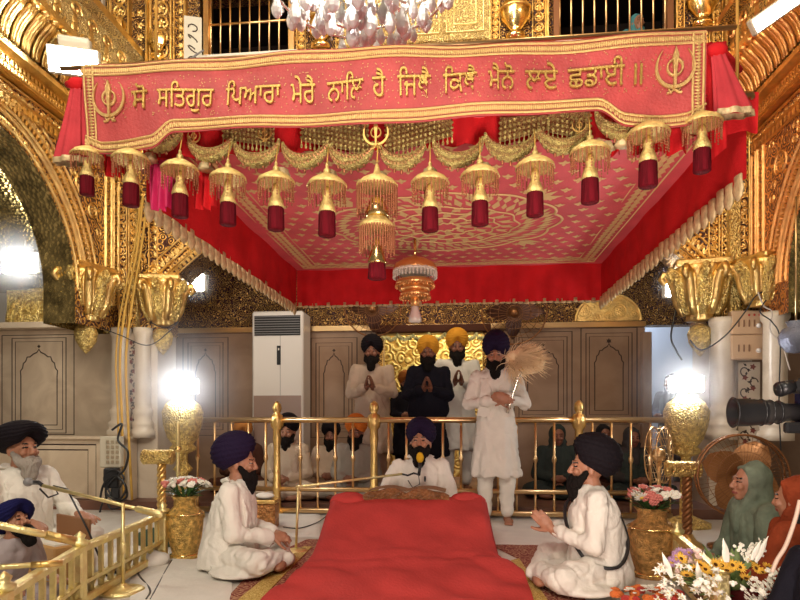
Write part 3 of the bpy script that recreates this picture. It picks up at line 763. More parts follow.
# central medallion: rings of leaves, lobed outline
def mpt(r, t): return MX+r*.92*math.cos(t), MY+r*.70*math.sin(t)
for r0, n, L in ((.14, 10, .13), (.30, 16, .14), (.46, 22, .15), (.64, 28, .16), (.80, 34, .14)):
    for k in range(n):
        t = 2*PI*k/n; a, b = mpt(r0, t); mb.leaf(TC, a, b, math.atan2((b-MY)/.7, (a-MX)/.92)+(.5 if int(r0*50) % 2 else -.5), L, .03, .007)
        a, b = mpt(r0+.03, t+PI/n); mb.leaf(TC, a, b, t-.6, L*.7, .022, .007)
for r0 in (.13, .29, .45, .62): mb.ribbon([mpt(r0+.02*math.cos(12*k*PI/36), k*PI/36) for k in range(72)], TC, .016, .006, True)
mb.ribbon([mpt(.93+.055*abs(math.cos(6*k*PI/60)), k*PI/60) for k in range(120)], TC, .022, .006, True)
for k in range(4):
    t = PI/4+k*PI/2; a, b = mpt(.98, t)
    for q in (-1, 0, 1): mb.leaf(TC, a, b, t+q*.5, .2, .04, .007)
ZARI = mat('zari_thread', (.66, .42, .15), .45, .45, .3, 80)
mb.build('ceiling_cloth', [REDC, mat('zari_ceiling', (.82, .58, .26), .6, .15, .3, 80)], can)
# valances: hanging pleated cloth walls
def valance(name, p0, p1, ztop, zbot, mt, pleat, n, amp=.012, scal=0., th=.004):
    p0, p1 = V(p0), V(p1); d = (p1-p0); l = d.length; u_ = d/l; nrm = V((-u_.y, u_.x, 0)); mb = MB()
    def f(u, v, o=0):
        z = ztop+(zbot-ztop)*v
        if scal: z -= scal*v*abs(math.sin(u*l/.11*PI))
        return V((p0.x, p0.y, 0))+u_*(l*u)+nrm*(amp*(.3+v)*math.sin(u*l*pleat+.7*math.sin(u*l*3.1))+o)+V((0, 0, z))
    mb.grid(lambda u, v: f(u, v, 0), n, 8); mb.grid(lambda u, v: f(u, v, th), n, 8)
    return mb.build(name, mt, can)
valance('valance', (CX0, YB, 0), (CX1, YB, 0), ZC+.04, ZV, RED, 40, 220, .010)
valance('valance', (CX0, YF, 0), (CX0, YB, 0), ZC+.04, ZV, RED, 13, 200, .007)
valance('valance', (CX1, YF, 0), (CX1, YB, 0), ZC+.04, ZV, RED, 13, 200, .007)
ZFB = ZP(430, 158, YF)
valance('front_valance', (CX0-.02, YF, 0), (CX1+.06, YF, 0), 2.62, ZFB+.06, RED, 46, 400, .014)
# scalloped cream fringe along the bottom edges
def fringe(p0, p1, z, name='fringe', pitch=.052, h=.05):
    p0, p1 = V(p0), V(p1); d = p1-p0; l = d.length; u_ = d/l; n_ = V((-u_.y, u_.x, 0)); mb = MB(); k = pitch/2
    while k < l:
        c = p0+u_*k+V((0, 0, z)); dz = random.uniform(-.006, .006); o = random.uniform(-.5, .5)*.03
        mb.rings([[c+u_*(pitch*.42*r*math.cos(q*PI/4))+n_*(.016+o*(-hh)*10*0+.014*r*math.sin(q*PI/4))+V((0, 0, hh+dz))+n_*(o*(.03-hh)) for q in range(8)] for r, hh in ((.9, .03), (.9, .0), (1.25, -h*.45), (.9, -h*.8), (.35, -h), (.1, -h*1.02))])
        k += pitch
    return mb.build(name, CREAMT, can)
fringe((CX0, YF, 0), (CX0, YB, 0), ZV, pitch=.105, h=.095); fringe((CX1, YF, 0), (CX1, YB, 0), ZV, pitch=.105, h=.095)
fringe((CX0, YB, 0), (CX1, YB, 0), ZV, pitch=.06, h=.018)
mb = MB()
for x in (CX0-.02, CX1+.02):
    mb.tube([(x, YF, ZC+.06), (x, YB, ZC+.06)], .022, 8)
for y in (YF, YB, (YF+YB)/2): mb.tube([(CX0-.02, y, ZC+.06), (CX1+.02, y, ZC+.06)], .022, 8)
mb.build('frame', BRASS, can)
for x in (CX0, CX1):
    for y in (YB-.1, YF+.1):
        mb = MB(); mb.tube([(x, y, ZC+.05), (x, y, 4.6 if y > 5 else 6.45)], .008, 6); mb.build('suspension_rope', CORDY, can)

# front valance ornaments
YO = YF-.05
def PF(px, py, d=0): return P(px, py, YO-d)
def khanda(mb, c, s, T=None, th=.008):
    """double edged sword inside a ring between two curved swords"""
    T = T or (lambda a, b, h: (c[0]+a*s, c[1]-h, c[2]+b*s))
    o = [(-.05, -.55), (-.07, .1), (-.11, .45), (-.13, .62), (0, .98), (.13, .62), (.11, .45), (.07, .1), (.05, -.55)]
    mb.prism(o, T, 0, th*1.6)
    mb.ribbon([(.32*math.cos(k*PI/16), .20+.32*math.sin(k*PI/16)) for k in range(32)], T, .09, th*1.3, True)
    for q in (-1, 1):
        outer = []; inner = []
        for k in range(17):
            t = k/16; bz = lambda p0, p1, p2, p3: p0*(1-t)**3+3*p1*t*(1-t)**2+3*p2*t*t*(1-t)+p3*t**3
            outer.append((q*bz(.04, .85, 1.12, .52), bz(-.66, -.60, .30, .90))); inner.append((q*bz(.06, .70, .96, .52), bz(-.52, -.46, .27, .90)))
        for (a1, b1) in zip(range(16), range(1, 17)): mb.prism([outer[a1], outer[b1], inner[b1], inner[a1]], T, 0, th)
        mb.ribbon([(q*.12, -.58), (0, -.66), (-q*.16, -.80), (-q*.32, -.82)], T, .09, th)
        mb.ribbon([(-q*.24, -.66), (-q*.12, -.84)], T, .06, th)
    mb.prism([(.08*math.cos(k*PI/4), -.62+.08*math.sin(k*PI/4)) for k in range(8)], T, 0, th*2)
# crescent garlands
cres = [(162, 140, 20), (212, 150, 20), (258, 155, 20), (306, 156, 20), (352, 158, 19), (402, 158, 19), (458, 153, 21), (510, 147, 21), (562, 141, 20), (600, 130, 0), (622, 124, 22)]
for px, py, hw in cres:
    if not hw: continue
    c = PF(px, py); w = hw/F*YO*1.05; mb = MB(); n = 18
    def cr(t, r): 
        a = PI*(1.08+.84*t); return (c.x+w*math.cos(a)*1.12, c.z+.075+w*.78*(1+math.sin(a))-w*.78+0)
    rs = []; rad = []
    for k in range(n+1):
        t = k/n; a = PI*(1.04+.92*t); rs.append((c.x+w*1.12*math.cos(a), YO-.02, c.z+.085+w*1.15*math.sin(a))); rad.append(.006+.034*math.sin(PI*t)**1.1)
    mb.cur = 0; mb.tube(rs, rad, 10)
    mb.cur = 1
    for k in range(2, n-1):
        p = V(rs[k]); r = rad[k]
        for q in (-1, 1):
            for d in range(5):
                mb.add([p+V((q*r*.4+.011*math.cos(d*1.257+j*.4), -r*.9-.003, q*r*.4+.011*math.sin(d*1.257+j*.4))) for j in (0, 1)]+[p+V((q*r*.4, -r-.008, q*r*.4))], [(0, 1, 2)])
    for k in range(3, n-2, 2):
        p = V(rs[k]); mb.ell(p+V((0, -.006, -rad[k]-.010)), (.008, .008, .014), None, 6, 4)
    mb.build('crescent_swag', [ZARD, BEAD], can)
# beaded panels either side of the emblem and at the ends
BG = filigree('beaded_net', (.35, .07, .03), (.90, .62, .22), 60, .35, .48, .5, .6, .4, 1)
for a, b, yt, yb0, yb1 in ((302, 368, 125, 141, 154), (386, 452, 121, 154, 136), (224, 274, 129, 139, 147), (500, 548, 118, 142, 130), (548, 590, 114, 132, 140)):
    xa, xb = PF(a, 130).x, PF(b, 130).x; za = PF(a, yt).z; z0_, z1_ = PF(a, yb0).z, PF(b, yb1).z; mb = MB(); mb.cur = 0
    T = lambda p, q, h: (p, YO+.005-h, q); mb.prism([(xa, z0_), (xb, z1_), (xb, za), (xa, za)], T, 0, .012)
    n = int((xb-xa)/.022); mb.cur = 1
    for k in range(n+1):
        t = k/n; x = xa+(xb-xa)*t; zb = z0_+(z1_-z0_)*t
        mb.tube([(x, YO-.01, zb+.01), (x, YO-.01, zb-.025)], .003, 5); mb.ell((x, YO-.01, zb-.03), (.007, .007, .012), None, 6, 4)
        for q in range(int((za-zb)/.026)): mb.ell((x, YO-.012, zb+.012+q*.026), (.008, .006, .008), None, 6, 4)
    mb.build('beaded_panel', [BG, ZARD], can)
mb = MB(); khanda(mb, PF(376, 136, .06), .078); mb.build('khanda_emblem', EMBL, can)
for px, py in ((265, 135), (579, 127), (194, 138)):
    mb = MB(); khanda(mb, PF(px, py, .03), .042, th=.006); mb.build('small_emblem', EMBL, can)
# pleated pink tails hanging lower at the left, red ones at the right
for a, b, yt, yb, mt in ((146, 168, 158, 206, MAG), (168, 182, 160, 212, MAG), (190, 214, 165, 205, RED), (100, 122, 150, 172, RED), (598, 622, 140, 150, RED), (634, 690, 128, 150, RED)):
    xa, xb = PF(a, yt).x, PF(b, yt).x; zt, zb = PF(a, yt).z, PF(a, yb).z; mb = MB()
    for o in (0, .006): mb.grid(lambda u, v: (xa+(xb-xa)*(.1+.8*u if v < .1 else u)-.0, YF-.02+o+.014*math.sin(u*19+v)*(.4+v), zt+(zb-zt)*v-.015*abs(math.sin(u*7))*v), 40, 8)
    mb.build('pleated_tail', mt, can)
# cream knots between the swags
for px, py in ((150, 157), (206, 166), (282, 172), (330, 174), (380, 176), (430, 172), (484, 167), (536, 160), (606, 146), (622, 142), (692, 126), (112, 150)):
    c = PF(px, py, .0); mb = MB(); mb.lathe([(.018, .02), (.03, .012), (.034, -.004), (.042, -.022), (.02, -.03)], c, 14, 7, .12); mb.build('rosette_knot', CREAMT, can)

# hanging tassel bells
def tassel(px, ytop, ybot, label, first=None):
    Y = YO-.07; top = P(px, ytop, Y); bot = P(px, ybot, Y); s = (top.z-bot.z)/.335
    if first: return dup(first, loc=top, label=label, scale=s)
    g = thing('hanging_tassel', label, 'tassel', top, 0, 'gold domed tassels hanging along the canopy front', s)
    mb = MB(); mb.lathe([(.002, .0), (.008, -.012), (.006, -.022), (.014, -.03), (.016, -.04), (.012, -.046), (.038, -.060), (.074, -.082), (.090, -.100), (.093, -.112), (.08, -.110)], (0, 0, 0), 26, 13, .02); mb.build('dome', SATIN, g)
    random.seed(5); mb = MB()
    for k in range(26):
        a = 2*PI*k/26; x, y = .085*math.cos(a), .085*math.sin(a); L = .055+.02*(k % 2)+random.random()*.01
        for q in range(7): mb.ell((x, y, -.112-L*q/6), (.0042, .0042, .006), None, 5, 3)
    mb.build('bead_fringe', BEAD, g)
    mb = MB(); mb.lathe([(.006, -.10), (.018, -.13), (.022, -.15), (.019, -.165), (.032, -.195), (.040, -.225), (.030, -.23)], (0, 0, 0), 20, 10, .04); mb.build('bell', SATIN, g)
    mb = MB(); mb.lathe([(.034, -.222), (.037, -.235), (.038, -.28), (.039, -.33), (.036, -.335)], (0, 0, 0), 40, 20, .05); mb.build('tassel', DRED, g)
    mb = MB(); mb.tube([(0, 0, -.002), (.0, .03, .09)], .003, 5); mb.build('cord', CORDY, g)
    return g
TS = [(87, 138, 195), (131, 139, 206), (180, 149, 217), (228, 158, 225), (276, 161, 230), (327, 163, 236), (430, 161, 231), (480, 154, 225), (535, 145, 216), (590, 130, 203), (648, 111, 187), (702, 102, 172)]
ORD = ['first', 'second', 'third', 'fourth', 'fifth', 'sixth', 'seventh', 'eighth', 'ninth', 'tenth', 'eleventh', 'twelfth']
t0 = None
for i, (px, a, b) in enumerate(TS):
    if i == 0: lab = 'leftmost crimson tassel under a gold dome on the canopy front'
    elif i == 11: lab = 'rightmost crimson tassel under a gold dome on the canopy front'
    elif i == 5: lab = 'crimson tassel just left of the big two tier centre tassel'
    elif i == 6: lab = 'crimson tassel just right of the big two tier centre tassel'
    else: lab = '%s crimson tassel from the left along the canopy front' % ORD[i] if i < 5 else '%s crimson tassel from the right along the canopy front' % ORD[11-i]
    r = tassel(px, a, b, lab, t0); t0 = t0 or r
# big two tier tassel in the middle
Y = YO-.10; top = P(377, 158, Y); g = thing('tiered_tassel', 'big two tier gold tassel with dark bead skirts at the canopy centre', 'tassel', top)
def dome(z, r, nm): 
    mb = MB(); mb.lathe([(.004, z+.12*r/.11), (.012, z+.09), (.02, z+.06), (.05, z+.045), (r*.85, z+.02), (r, z), (r*.97, z-.01)], (0, 0, 0), 28, 14, .02); mb.build(nm, SATIN, g)
def skirt(z, r, L, nm):
    random.seed(3); mb = MB()
    for k in range(40):
        a = 2*PI*k/40; n = 12
        for q in range(n): mb.ell((r*math.cos(a), r*math.sin(a), z-L*(.85+.15*(k % 2))*q/n), (.0045, .0045, .0075), None, 5, 3)
    mb.build(nm, BEAD, g)
dome(-.14, .105, 'dome'); skirt(-.15, .100, .15, 'bead_skirt')
mb = MB(); mb.lathe([(.03, -.2), (.045, -.24), (.06, -.29), (.04, -.3)], (0, 0, 0), 18, 9, .05); mb.build('bell', GOLDP, g)
dome(-.345, .09, 'lower_dome'); skirt(-.355, .088, .13, 'bead_skirt')
mb = MB(); mb.lathe([(.01, -.40), (.025, -.44), (.045, -.52), (.04, -.53)], (0, 0, 0), 18, 9, .05); mb.build('bell', GOLDP, g)
mb = MB(); mb.lathe([(.04, -.52), (.045, -.60), (.04, -.605)], (0, 0, 0), 36, 18, .05); mb.build('tassel', DRED, g)
mb = MB(); mb.tube([(0, 0, -.02), (0, .04, .10)], .004, 5); mb.build('cord', CORDY, g)

# small parasol shaped pendant under the ceiling
c = P(415, 262, 5.0); g = thing('parasol_pendant', 'gilt parasol shaped pendant hanging below the canopy ceiling centre', 'pendant', c)
mb = MB(); mb.tube([(0, 0, .02), (0, 0, ceilz(c.x, 5.0)-c.z)], .012, 8); mb.build('stem', GOLDP, g)
COPP = mat('gilt_copper', (.86, .44, .16), .35, .85, .3, 40)
mb = MB(); mb.lathe([(.01, .06), (.03, .04), (.10, .02), (.165, -.02), (.185, -.06), (.18, -.075)], (0, 0, 0), 32, 16, .015); mb.build('parasol', COPP, g)
mb = MB(); mb.lathe([(.18, -.06), (.185, -.08), (.185, -.085), (.178, -.09)], (0, 0, 0), 32)
for k in range(36):
    a = 2*PI*k/36
    for q in range(4): mb.ell((.18*math.cos(a), .18*math.sin(a), -.09-q*.014), (.008, .008, .008), None, 6, 4)
mb.build('pearl_fringe', mat('pearl', (.75, .68, .58), .3), g)
for z, r in ((-.17, .16), (-.265, .125)):
    mb = MB(); mb.lathe([(.04, z+.03), (r*.9, z+.02), (r, z), (r*.95, z-.03), (r*.5, z-.04)], (0, 0, 0), 28, 14, .02)
    for k in range(24): a = 2*PI*k/24; mb.ell((r*math.cos(a), r*math.sin(a), z-.035), (.009, .009, .016), None, 6, 4)
    mb.build('tier', COPP, g)
mb = MB(); mb.lathe([(.12, -.2), (.13, -.24), (.1, -.25)], (0, 0, 0), 24, 12, .03); mb.lathe([(.035, -.28), (.04, -.33), (.035, -.37)], (0, 0, 0), 14); mb.build('tier', COPP, g)
mb = MB(); mb.lathe([(.03, -.36), (.032, -.40), (.05, -.46), (.052, -.50), (.03, -.51)], (0, 0, 0), 16, 8, .06); mb.build('crystal_drop', mat('cut_glass', (.85, .78, .70), .1, .3, 0, 1), g)

# banner
zt = 2.875; zbm = ZP(400, 125, YO); zend = 2.44; XA, XB = XP(80, YO), XP(737, YO)
XB = P(722, 60, YO).x+.02
ban = thing('banner', 'long red satin banner with gold Gurmukhi lettering across the canopy front', 'banner', (0, 0, 0))
YBN = YO-.10
XA = P(84, 100, YBN).x; XB = P(706, 100, YBN).x+.0
def bbot(x):
    d = min(x-XA, XB-x); lob = .36
    base = 2.485
    if d > lob+.14: return base
    if d > lob: return base-.075*(.5+.5*math.cos(PI*(d-lob)/.14))
    return base-.075-.015*math.sin(PI*d/lob)+(.03*(1-d/.08) if d < .08 else 0)
def btop(x): return 2.855+.012*math.sin((x-XA)*1.7)
def by(x, z): return YBN+.012*math.sin(x*4.1+z*9)+.008*math.sin(x*11-z*6)
TBn = lambda a, b, h: (a, by(a, b)-.004-h, b)
mb = MB(); mb.cur = 0
for o in (0, .006):
    def f(u, v):
        x = XA+(XB-XA)*u; z = bbot(x)+(btop(x)-bbot(x))*v; return (x, by(x, z)+o, z)
    mb.grid(f, 220, 16)
mb.build('cloth', REDB, ban)
mb = MB(); N_ = 150
bp = [(XA+(XB-XA)*k/N_, bbot(XA+(XB-XA)*k/N_)) for k in range(N_+1)]; tp = [(XA+(XB-XA)*k/N_, btop(XA+(XB-XA)*k/N_)) for k in range(N_+1)]
def edgeb(path, s):
    for e in (.012, .058): mb.ribbon([(a, b+s*e) for a, b in path], TBn, .012, .005)
    for i in range(len(path)-1):
        for q in (0, .5):
            a = path[i][0]+(path[i+1][0]-path[i][0])*q; b = path[i][1]+s*.02
            mb.leaf(TBn, a, b, PI/2*s, .034, .008, .006)
edgeb(bp, 1); edgeb(tp, -1)
for x, s in ((XA, 1), (XB, -1)):
    for e in (.012, .058): mb.ribbon([(x+s*e, bbot(x)+.01+(btop(x)-bbot(x)-.02)*k/12) for k in range(13)], TBn, .012, .005)
    for k in range(24): mb.leaf(TBn, x+s*.02, bbot(x)+.02+(btop(x)-bbot(x)-.04)*k/24, 0 if s > 0 else PI, .034, .008, .006)
random.seed(9)
for k in range(700):
    x = random.uniform(XA+.1, XB-.1); z = random.uniform(2.56, 2.78); mb.add([TBn(x-.003, z, .001), TBn(x+.003, z, .001), TBn(x, z+.006, .001)], [(0, 1, 2)])
mb.build('gold_border', ZARI, ban)
for px in (110, 675):
    c = P(px, 100 if px < 300 else 68, YBN); mb = MB(); s = .108; cz = 2.655
    khanda(mb, None, 1, T=lambda a, b, h: TBn(c.x+a*s, cz+b*s*1.05, h*1), th=.010); mb.build('khanda_emblem', ZARI, ban)
# words, with the short i sign placed before its consonant as it is written
WORDS = [('ਸੋ', 134, 150), ('ਸਿਤਗੁਰ', 160, 214), ('ਿਪਆਰਾ', 226, 281), ('ਮੇਰੈ', 291, 315), ('ਨਾਿਲ', 327, 364), ('ਹੈ', 373, 386), ('ਿਜਥੈ', 398, 431), ('ਿਕਥੈ', 443, 477), ('ਮੈਨੋ', 488, 514), ('ਲਏ', 525, 558), ('ਛਡਾਈ', 568, 624), ('॥', 634, 642)]
BZ = 2.605
for w, a, b in WORDS:
    cu = bpy.data.curves.new('word', 'FONT'); cu.body = w; cu.size = 1; cu.resolution_u = 3
    ob = bpy.data.objects.new('word', cu); COL.objects.link(ob); bpy.context.view_layer.update()
    me = bpy.data.meshes.new_from_object(ob.evaluated_get(bpy.context.evaluated_depsgraph_get())); bpy.data.objects.remove(ob)
    xs = [v.co.x for v in me.vertices]; lo, hi = min(xs), max(xs); X0, X1 = XP(a, YBN), XP(b, YBN); sx = (X1-X0)/(hi-lo); mb = MB(); mb.smooth = False
    front = [TBn(X0+(v.co.x-lo)*sx, BZ+v.co.y*.150, .012) for v in me.vertices]; back = [TBn(X0+(v.co.x-lo)*sx, BZ+v.co.y*.150, 0) for v in me.vertices]; n = len(front)
    fs = [tuple(p.vertices) for p in me.polygons]; ec = {}
    for f_ in fs:
        for i in range(len(f_)): e_ = (f_[i], f_[(i+1) % len(f_)]); ec[tuple(sorted(e_))] = ec.get(tuple(sorted(e_)), 0)+1
    side_ = [(i, j, j+n, i+n) for (i, j), c_ in ec.items() if c_ == 1]
    mb.add(front+back, fs+side_); mb.build('lettering', mat('lettering_gold', (.58, .36, .09), .45, .6, .3, 80), ban); bpy.data.meshes.remove(me)
mb = MB(); mb.tube([(XA-.15, YBN+.03, 2.87), (XB+.15, YBN+.03, 2.87)], .012, 8); mb.build('rod', BRASS, ban)

# tied drapes at the banner ends
def drape(px, ytop, ybot, rtop, rbot, lean, label, Y, out):
    a = P(px, ytop, Y); b = P(px+lean, ybot, Y); g = thing('tied_drape', label, 'drape', a); mb = MB(); d = b-a; n = 48
    rs = []
    for k in range(11):
        t = k/10; r = rtop+(rbot-rtop)*t**1.2; c = d*t
        rs.append([c+V((r*(1+.16*math.sin(q*2*PI*7/n+t))*math.cos(q*2*PI/n), .45*r*(1+.16*math.sin(q*2*PI*7/n+t))*math.sin(q*2*PI/n), .0)) for q in range(n)])
    mb.rings(rs, True, False); mb.build('cloth', mat('cloth_sheer_red', (.54, .05, .06), .75, 0, .2, 60, .12, 6, .3), g)
    mb = MB(); r0 = rs[-1]; mb.rings([[p*1.0+V((0, 0, .0)) for p in r0], [d+(p-d)*1.05+V((0, 0, -.03)) for p in r0], [d+(p-d)*.97+V((0, 0, -.03)) for p in r0]], True, False); mb.build('gold_hem', CREAMT, g)
    mb = MB(); mb.tube([(0, 0, 0), out], [.03, .018], 8); mb.ell((0, 0, 0), (.05, .035, .035)); mb.build('tie', RED, g)
    return g
drape(77, 84, 158, .03, .085, -6, 'sheer red tied drape hanging left of the banner', YBN+.02, (-.12, .1, .06))
drape(717, 50, 110, .028, .082, 17, 'flared red tied drape with gold hem right of the banner', YBN+.06, (.28, .4, .12))
mb = MB(); xa, xb = P(84, 100, YF).x, P(62, 100, YF).x
mb = MB(); xr0 = CX1+.02
g = thing('side_hanging', 'plain red cloth hanging behind the right drape', 'cloth', (0, 0, 0))
for o in (0, .006): mb.grid(lambda u, v: (P(698, 60, YF).x+.125*u, YF-.02+o+.012*math.sin(u*12), 2.86-.62*v+.10*u*v), 20, 6)
mb.build('cloth', RED, g)

# ================================================================== CHANDELIER
YC_ = 4.0; cc = P(360, 0, YC_)
ch = thing('chandelier', 'crystal chandelier with clear drops at the top centre of the room', 'chandelier', (cc.x, YC_, 3.95))
mb = MB(); mb.lathe([(.02, .9), (.03, .5), (.08, .42), (.03, .34), (.05, .1), (.14, .04), (.10, -.05), (.03, -.12), (0, -.14)], (0, 0, 0), 20, 10, .04); mb.tube([(0, 0, .9), (0, 0, 2.45)], .012); mb.build('stem', SILVER, ch)
random.seed(21)
for k in range(10):
    a = k*2*PI/10; c, s = math.cos(a), math.sin(a); mb = MB()
    mb.tube([(c*r, s*r, z) for r, z in ((.05, .05), (.22, -.02), (.42, .0), (.56, .1), (.6, .16))], .012, 7); mb.lathe([(.02, .15), (.06, .17), (.065, .18), (.02, .19), (.018, .26)], (c*.6, s*.6, 0), 14); mb.build('arm', SILVER, ch)
    mb = MB(); mb.lathe([(.012, .26), (.022, .29), (.016, .33), (0, .36)], (c*.6, s*.6, 0), 10); mb.build('bulb', BULB, ch)
for z, r in ((.0, .60), (-.08, .36)):
    mb = MB(); mb.tube([(r*math.cos(k*PI/24), r*math.sin(k*PI/24), z) for k in range(49)], .010, 6); mb.build('ring', SILVER, ch)
drops = []
for r, n, z0_, z1_ in ((.62, 26, -.03, -.16), (.50, 22, -.05, -.20), (.36, 20, -.12, -.30), (.22, 16, -.18, -.34), (.08, 8, -.22, -.42)):
    for k in range(n): a = 2*PI*(k+random.random()*.5)/n; drops.append((r*math.cos(a), r*math.sin(a), random.uniform(z1_, z0_)+.12))
mb = MB(); mb.smooth = False
mb.lathe([(.002, .045), (.007, .03), (.018, .0), (.024, -.022), (.020, -.042), (.008, -.056), (0, -.06)], (0, 0, 0), 8); 
mb.ell((0, 0, .062), (.011, .011, .013), None, 8, 5); mb.tube([(0, 0, .04), (0, 0, .30)], .0018, 4)
pr_ = mb.build('crystal_drop', GLASS, ch)
for i, d_ in enumerate(drops[:92]):
    o = pr_ if i == 0 else pr_.copy()
    if i: COL.objects.link(o); o.parent = ch
    o.location = d_; s = random.uniform(1.3, 2.1); o.scale = (s, s, s); o.rotation_euler.z = random.random()*3
mb = MB(); mb.smooth = False
for r, n in ((.62, 60), (.5, 44), (.36, 34), (.22, 22)):
    for k in range(n):
        a = 2*PI*k/n; z = .05-.12*(.62-r)
        for q in range(3): mb.ell((r*math.cos(a), r*math.sin(a), z-.02-q*.026), (.010, .010, .012), None, 6, 4)
mb.build('bead_chain', GLASS, ch)['kind'] = 'stuff'

# ================================================================== LIGHT FITTINGS
def flood(p, rz, w, h, d, label, m=LAMPM, tilt=0):
    g = thing('floodlight', label, 'lamp', p, rz); mb = MB(); mb.box((0, d/2+.004, 0), (w+.03, d, h+.03), bev=.01); mb.build('housing', BOXW, g)
    mb = MB(); mb.box((0, -.001, 0), (w, .012, h), bev=.003); mb.build('lamp_face', m, g); g.rotation_euler.x = tilt; return g
p = PX(73, 61, XLW+.50); fl = flood(p, .35, .40, .20, .08, 'bright square floodlight on the left gallery cornice', tilt=.35)
mb = MB(); mb.box((0, .13, .15), (.26, .12, .12), bev=.01); mb.tube([(0, .16, 0), (-.1, .3, .02)], .015); mb.build('bracket', BOXW, fl)
p = PX(781, 8, XRW-.50); fl = flood(p, -.2, .42, .10, .08, 'white tube floodlight by the right gallery cornice at the top corner', LAMPS, tilt=.4)
fl.rotation_euler.y = -.55
mb = MB(); mb.tube([(0, .08, 0), (.15, .25, .02)], .015); mb.build('bracket', BOXW, fl)
flood(P(20, 263, 6.60), 0, .42, .22, .05, 'glaring round lamp under the gold vault of the left arch', LAMPM)
flood(P(197, 283, 7.4), -.3, .22, .20, .06, 'bright lamp in the dark ambulatory behind the left capital')
flood(P(673, 285, 7.0), .3, .17, .26, .06, 'bright lamp beside the right capital in the dark arch')
for px, py, Y, lab in ((197, 283, 7.4, 0), (673, 285, 7.0, 0), (20, 263, 6.60, 0)):
    p = P(px, py, Y); mb = MB(); mb.tube([(p.x, p.y+.06, p.z), (p.x, p.y+.10, 4.0 if px > 100 else p.z+.3)], .012, 6); struct(mb.build('trim_%d' % (20+px), BRONZE))
# small bulb on the gallery column
for nm_, lc_, e_, cl_ in (('chandelier_light', (cc.x, YC_-.15, 4.05), 110, (1, .95, .85)), ('lamp_light', P(183, 386, 5.72), 15, (.9, .95, 1)), ('lamp_light', P(686, 384, 5.72), 15, (.9, .95, 1)), ('vault_light', P(20, 263, 6.45), 14, (1, .97, .85))):
    l_ = bpy.data.lights.new(nm_, 'POINT'); l_.energy = e_; l_.color = cl_; l_.shadow_soft_size = .08; o_ = bpy.data.objects.new(nm_, l_); COL.objects.link(o_); o_.location = lc_
g = thing('bulb', 'small bright bulb on the second gallery column', 'lamp', P(160, 68, D1-.12)); mb = MB(); mb.ell((0, 0, 0), (.045, .045, .045)); mb.build('globe', LAMPS, g); mb = MB(); mb.tube([(0, .03, 0), (0, .12, 0)], .02); mb.build('socket', BRASS, g)

# gilded lamp stands flanking the rail: flared embossed urn on a stem, glaring lamp on top
def lampstand(px, py, Y, lab, s=1):
    base = P(px, 420, Y); g = thing('gilded_lamp_stand', lab, 'lamp', (base.x, Y, 0), 0, 'gilded lamp stands beside the railing')
    mb = MB(); mb.lathe([(.02, .0), (.22, .0), (.22, .03), (.15, .06), (.06, .1), (.05, .45), (.10, .5), (.05, .56), (.045, .64), (.07, .68)], (0, 0, 0), 24, 8, .03); mb.build('stem', GOLDE, g)
    mb = MB(); mb.lathe([(.06, .66), (.13, .69), (.13, .72), (.10, .75), (.15, .82), (.19, .95), (.205, 1.08), (.17, 1.16), (.11, 1.20), (.07, 1.24), (.075, 1.27)], (0, 0, 0), 30, 10, .02); mb.build('urn', GOLDE, g)
    z = ZP(px, py, Y); mb = MB(); mb.box((0, -.03, z), (.29, .05, .15), bev=.02); mb.build('lamp_face', LAMPM, g)
    mb = MB(); mb.tube([(0, .0, 1.24), (0, .03, z)], .02); mb.box((0, .03, z), (.31, .05, .17), bev=.02); mb.build('housing', GREYP, g)
    for ob in g.children:
        if ob.name.startswith('urn'): pass
    return g
lampstand(183, 386, 5.9, 'gilded lamp stand with glaring lamp behind the left vase')
lampstand(686, 384, 5.9, 'gilded lamp stand with glaring lamp behind the right vase')

# ================================================================== BACK RAILING
YR = 6.2
def railing():
    g = thing('railing', 'long polished brass railing across the back of the sanctum', 'railing', (0, YR, 0))
    x0, x1 = XP(196, YR), XP(672, YR)
    mb = MB(); mb.tube([(x0, 0, 1.0), (x1, 0, 1.0)], .030, 12); mb.build('top_rail', BRASS, g)
    mb = MB(); mb.tube([(x0, 0, .27), (x1, 0, .27)], .026, 12); mb.build('lower_rail', BRASS, g)
    mb = MB(); mb.tube([(x0, 0, .045), (x1, 0, .045)], .03, 12); mb.build('bottom_rail', BRASS, g)
    proto = None; n = 27
    posts = [XP(277, YR), XP(374, YR), XP(579, YR)]
    for k in range(n):
        x = x0+.02+(x1-x0-.04)*k/(n-1)
        if any(abs(x-p) < .07 for p in posts): continue
        if proto is None:
            mb = MB(); mb.lathe([(.014, .27), (.013, .56), (.022, .58), (.026, .60), (.022, .62), (.013, .64), (.013, 1.0)], (0, 0, 0), 10); mb.lathe([(.012, .05), (.012, .27)], (0, 0, 0), 8); proto = mb.build('baluster', BRASS, g)
            proto.location.x = x
        else: c = proto.copy(); COL.objects.link(c); c.parent = g; c.location.x = x
    pp = None
    for x in posts:
        mb = MB(); mb.lathe([(.07, 0), (.07, .03), (.045, .06), (.04, .25), (.055, .28), (.04, .31), (.035, .7), (.045, .8), (.04, .9), (.065, .93), (.07, 1.0), (.06, 1.05), (.03, 1.07), (.045, 1.10), (.05, 1.13), (.04, 1.17), (.01, 1.20)], (0, 0, 0), 18, 6, .03)
        o = mb.build('post', GOLD, g); o.location.x = x
    return g
railing()
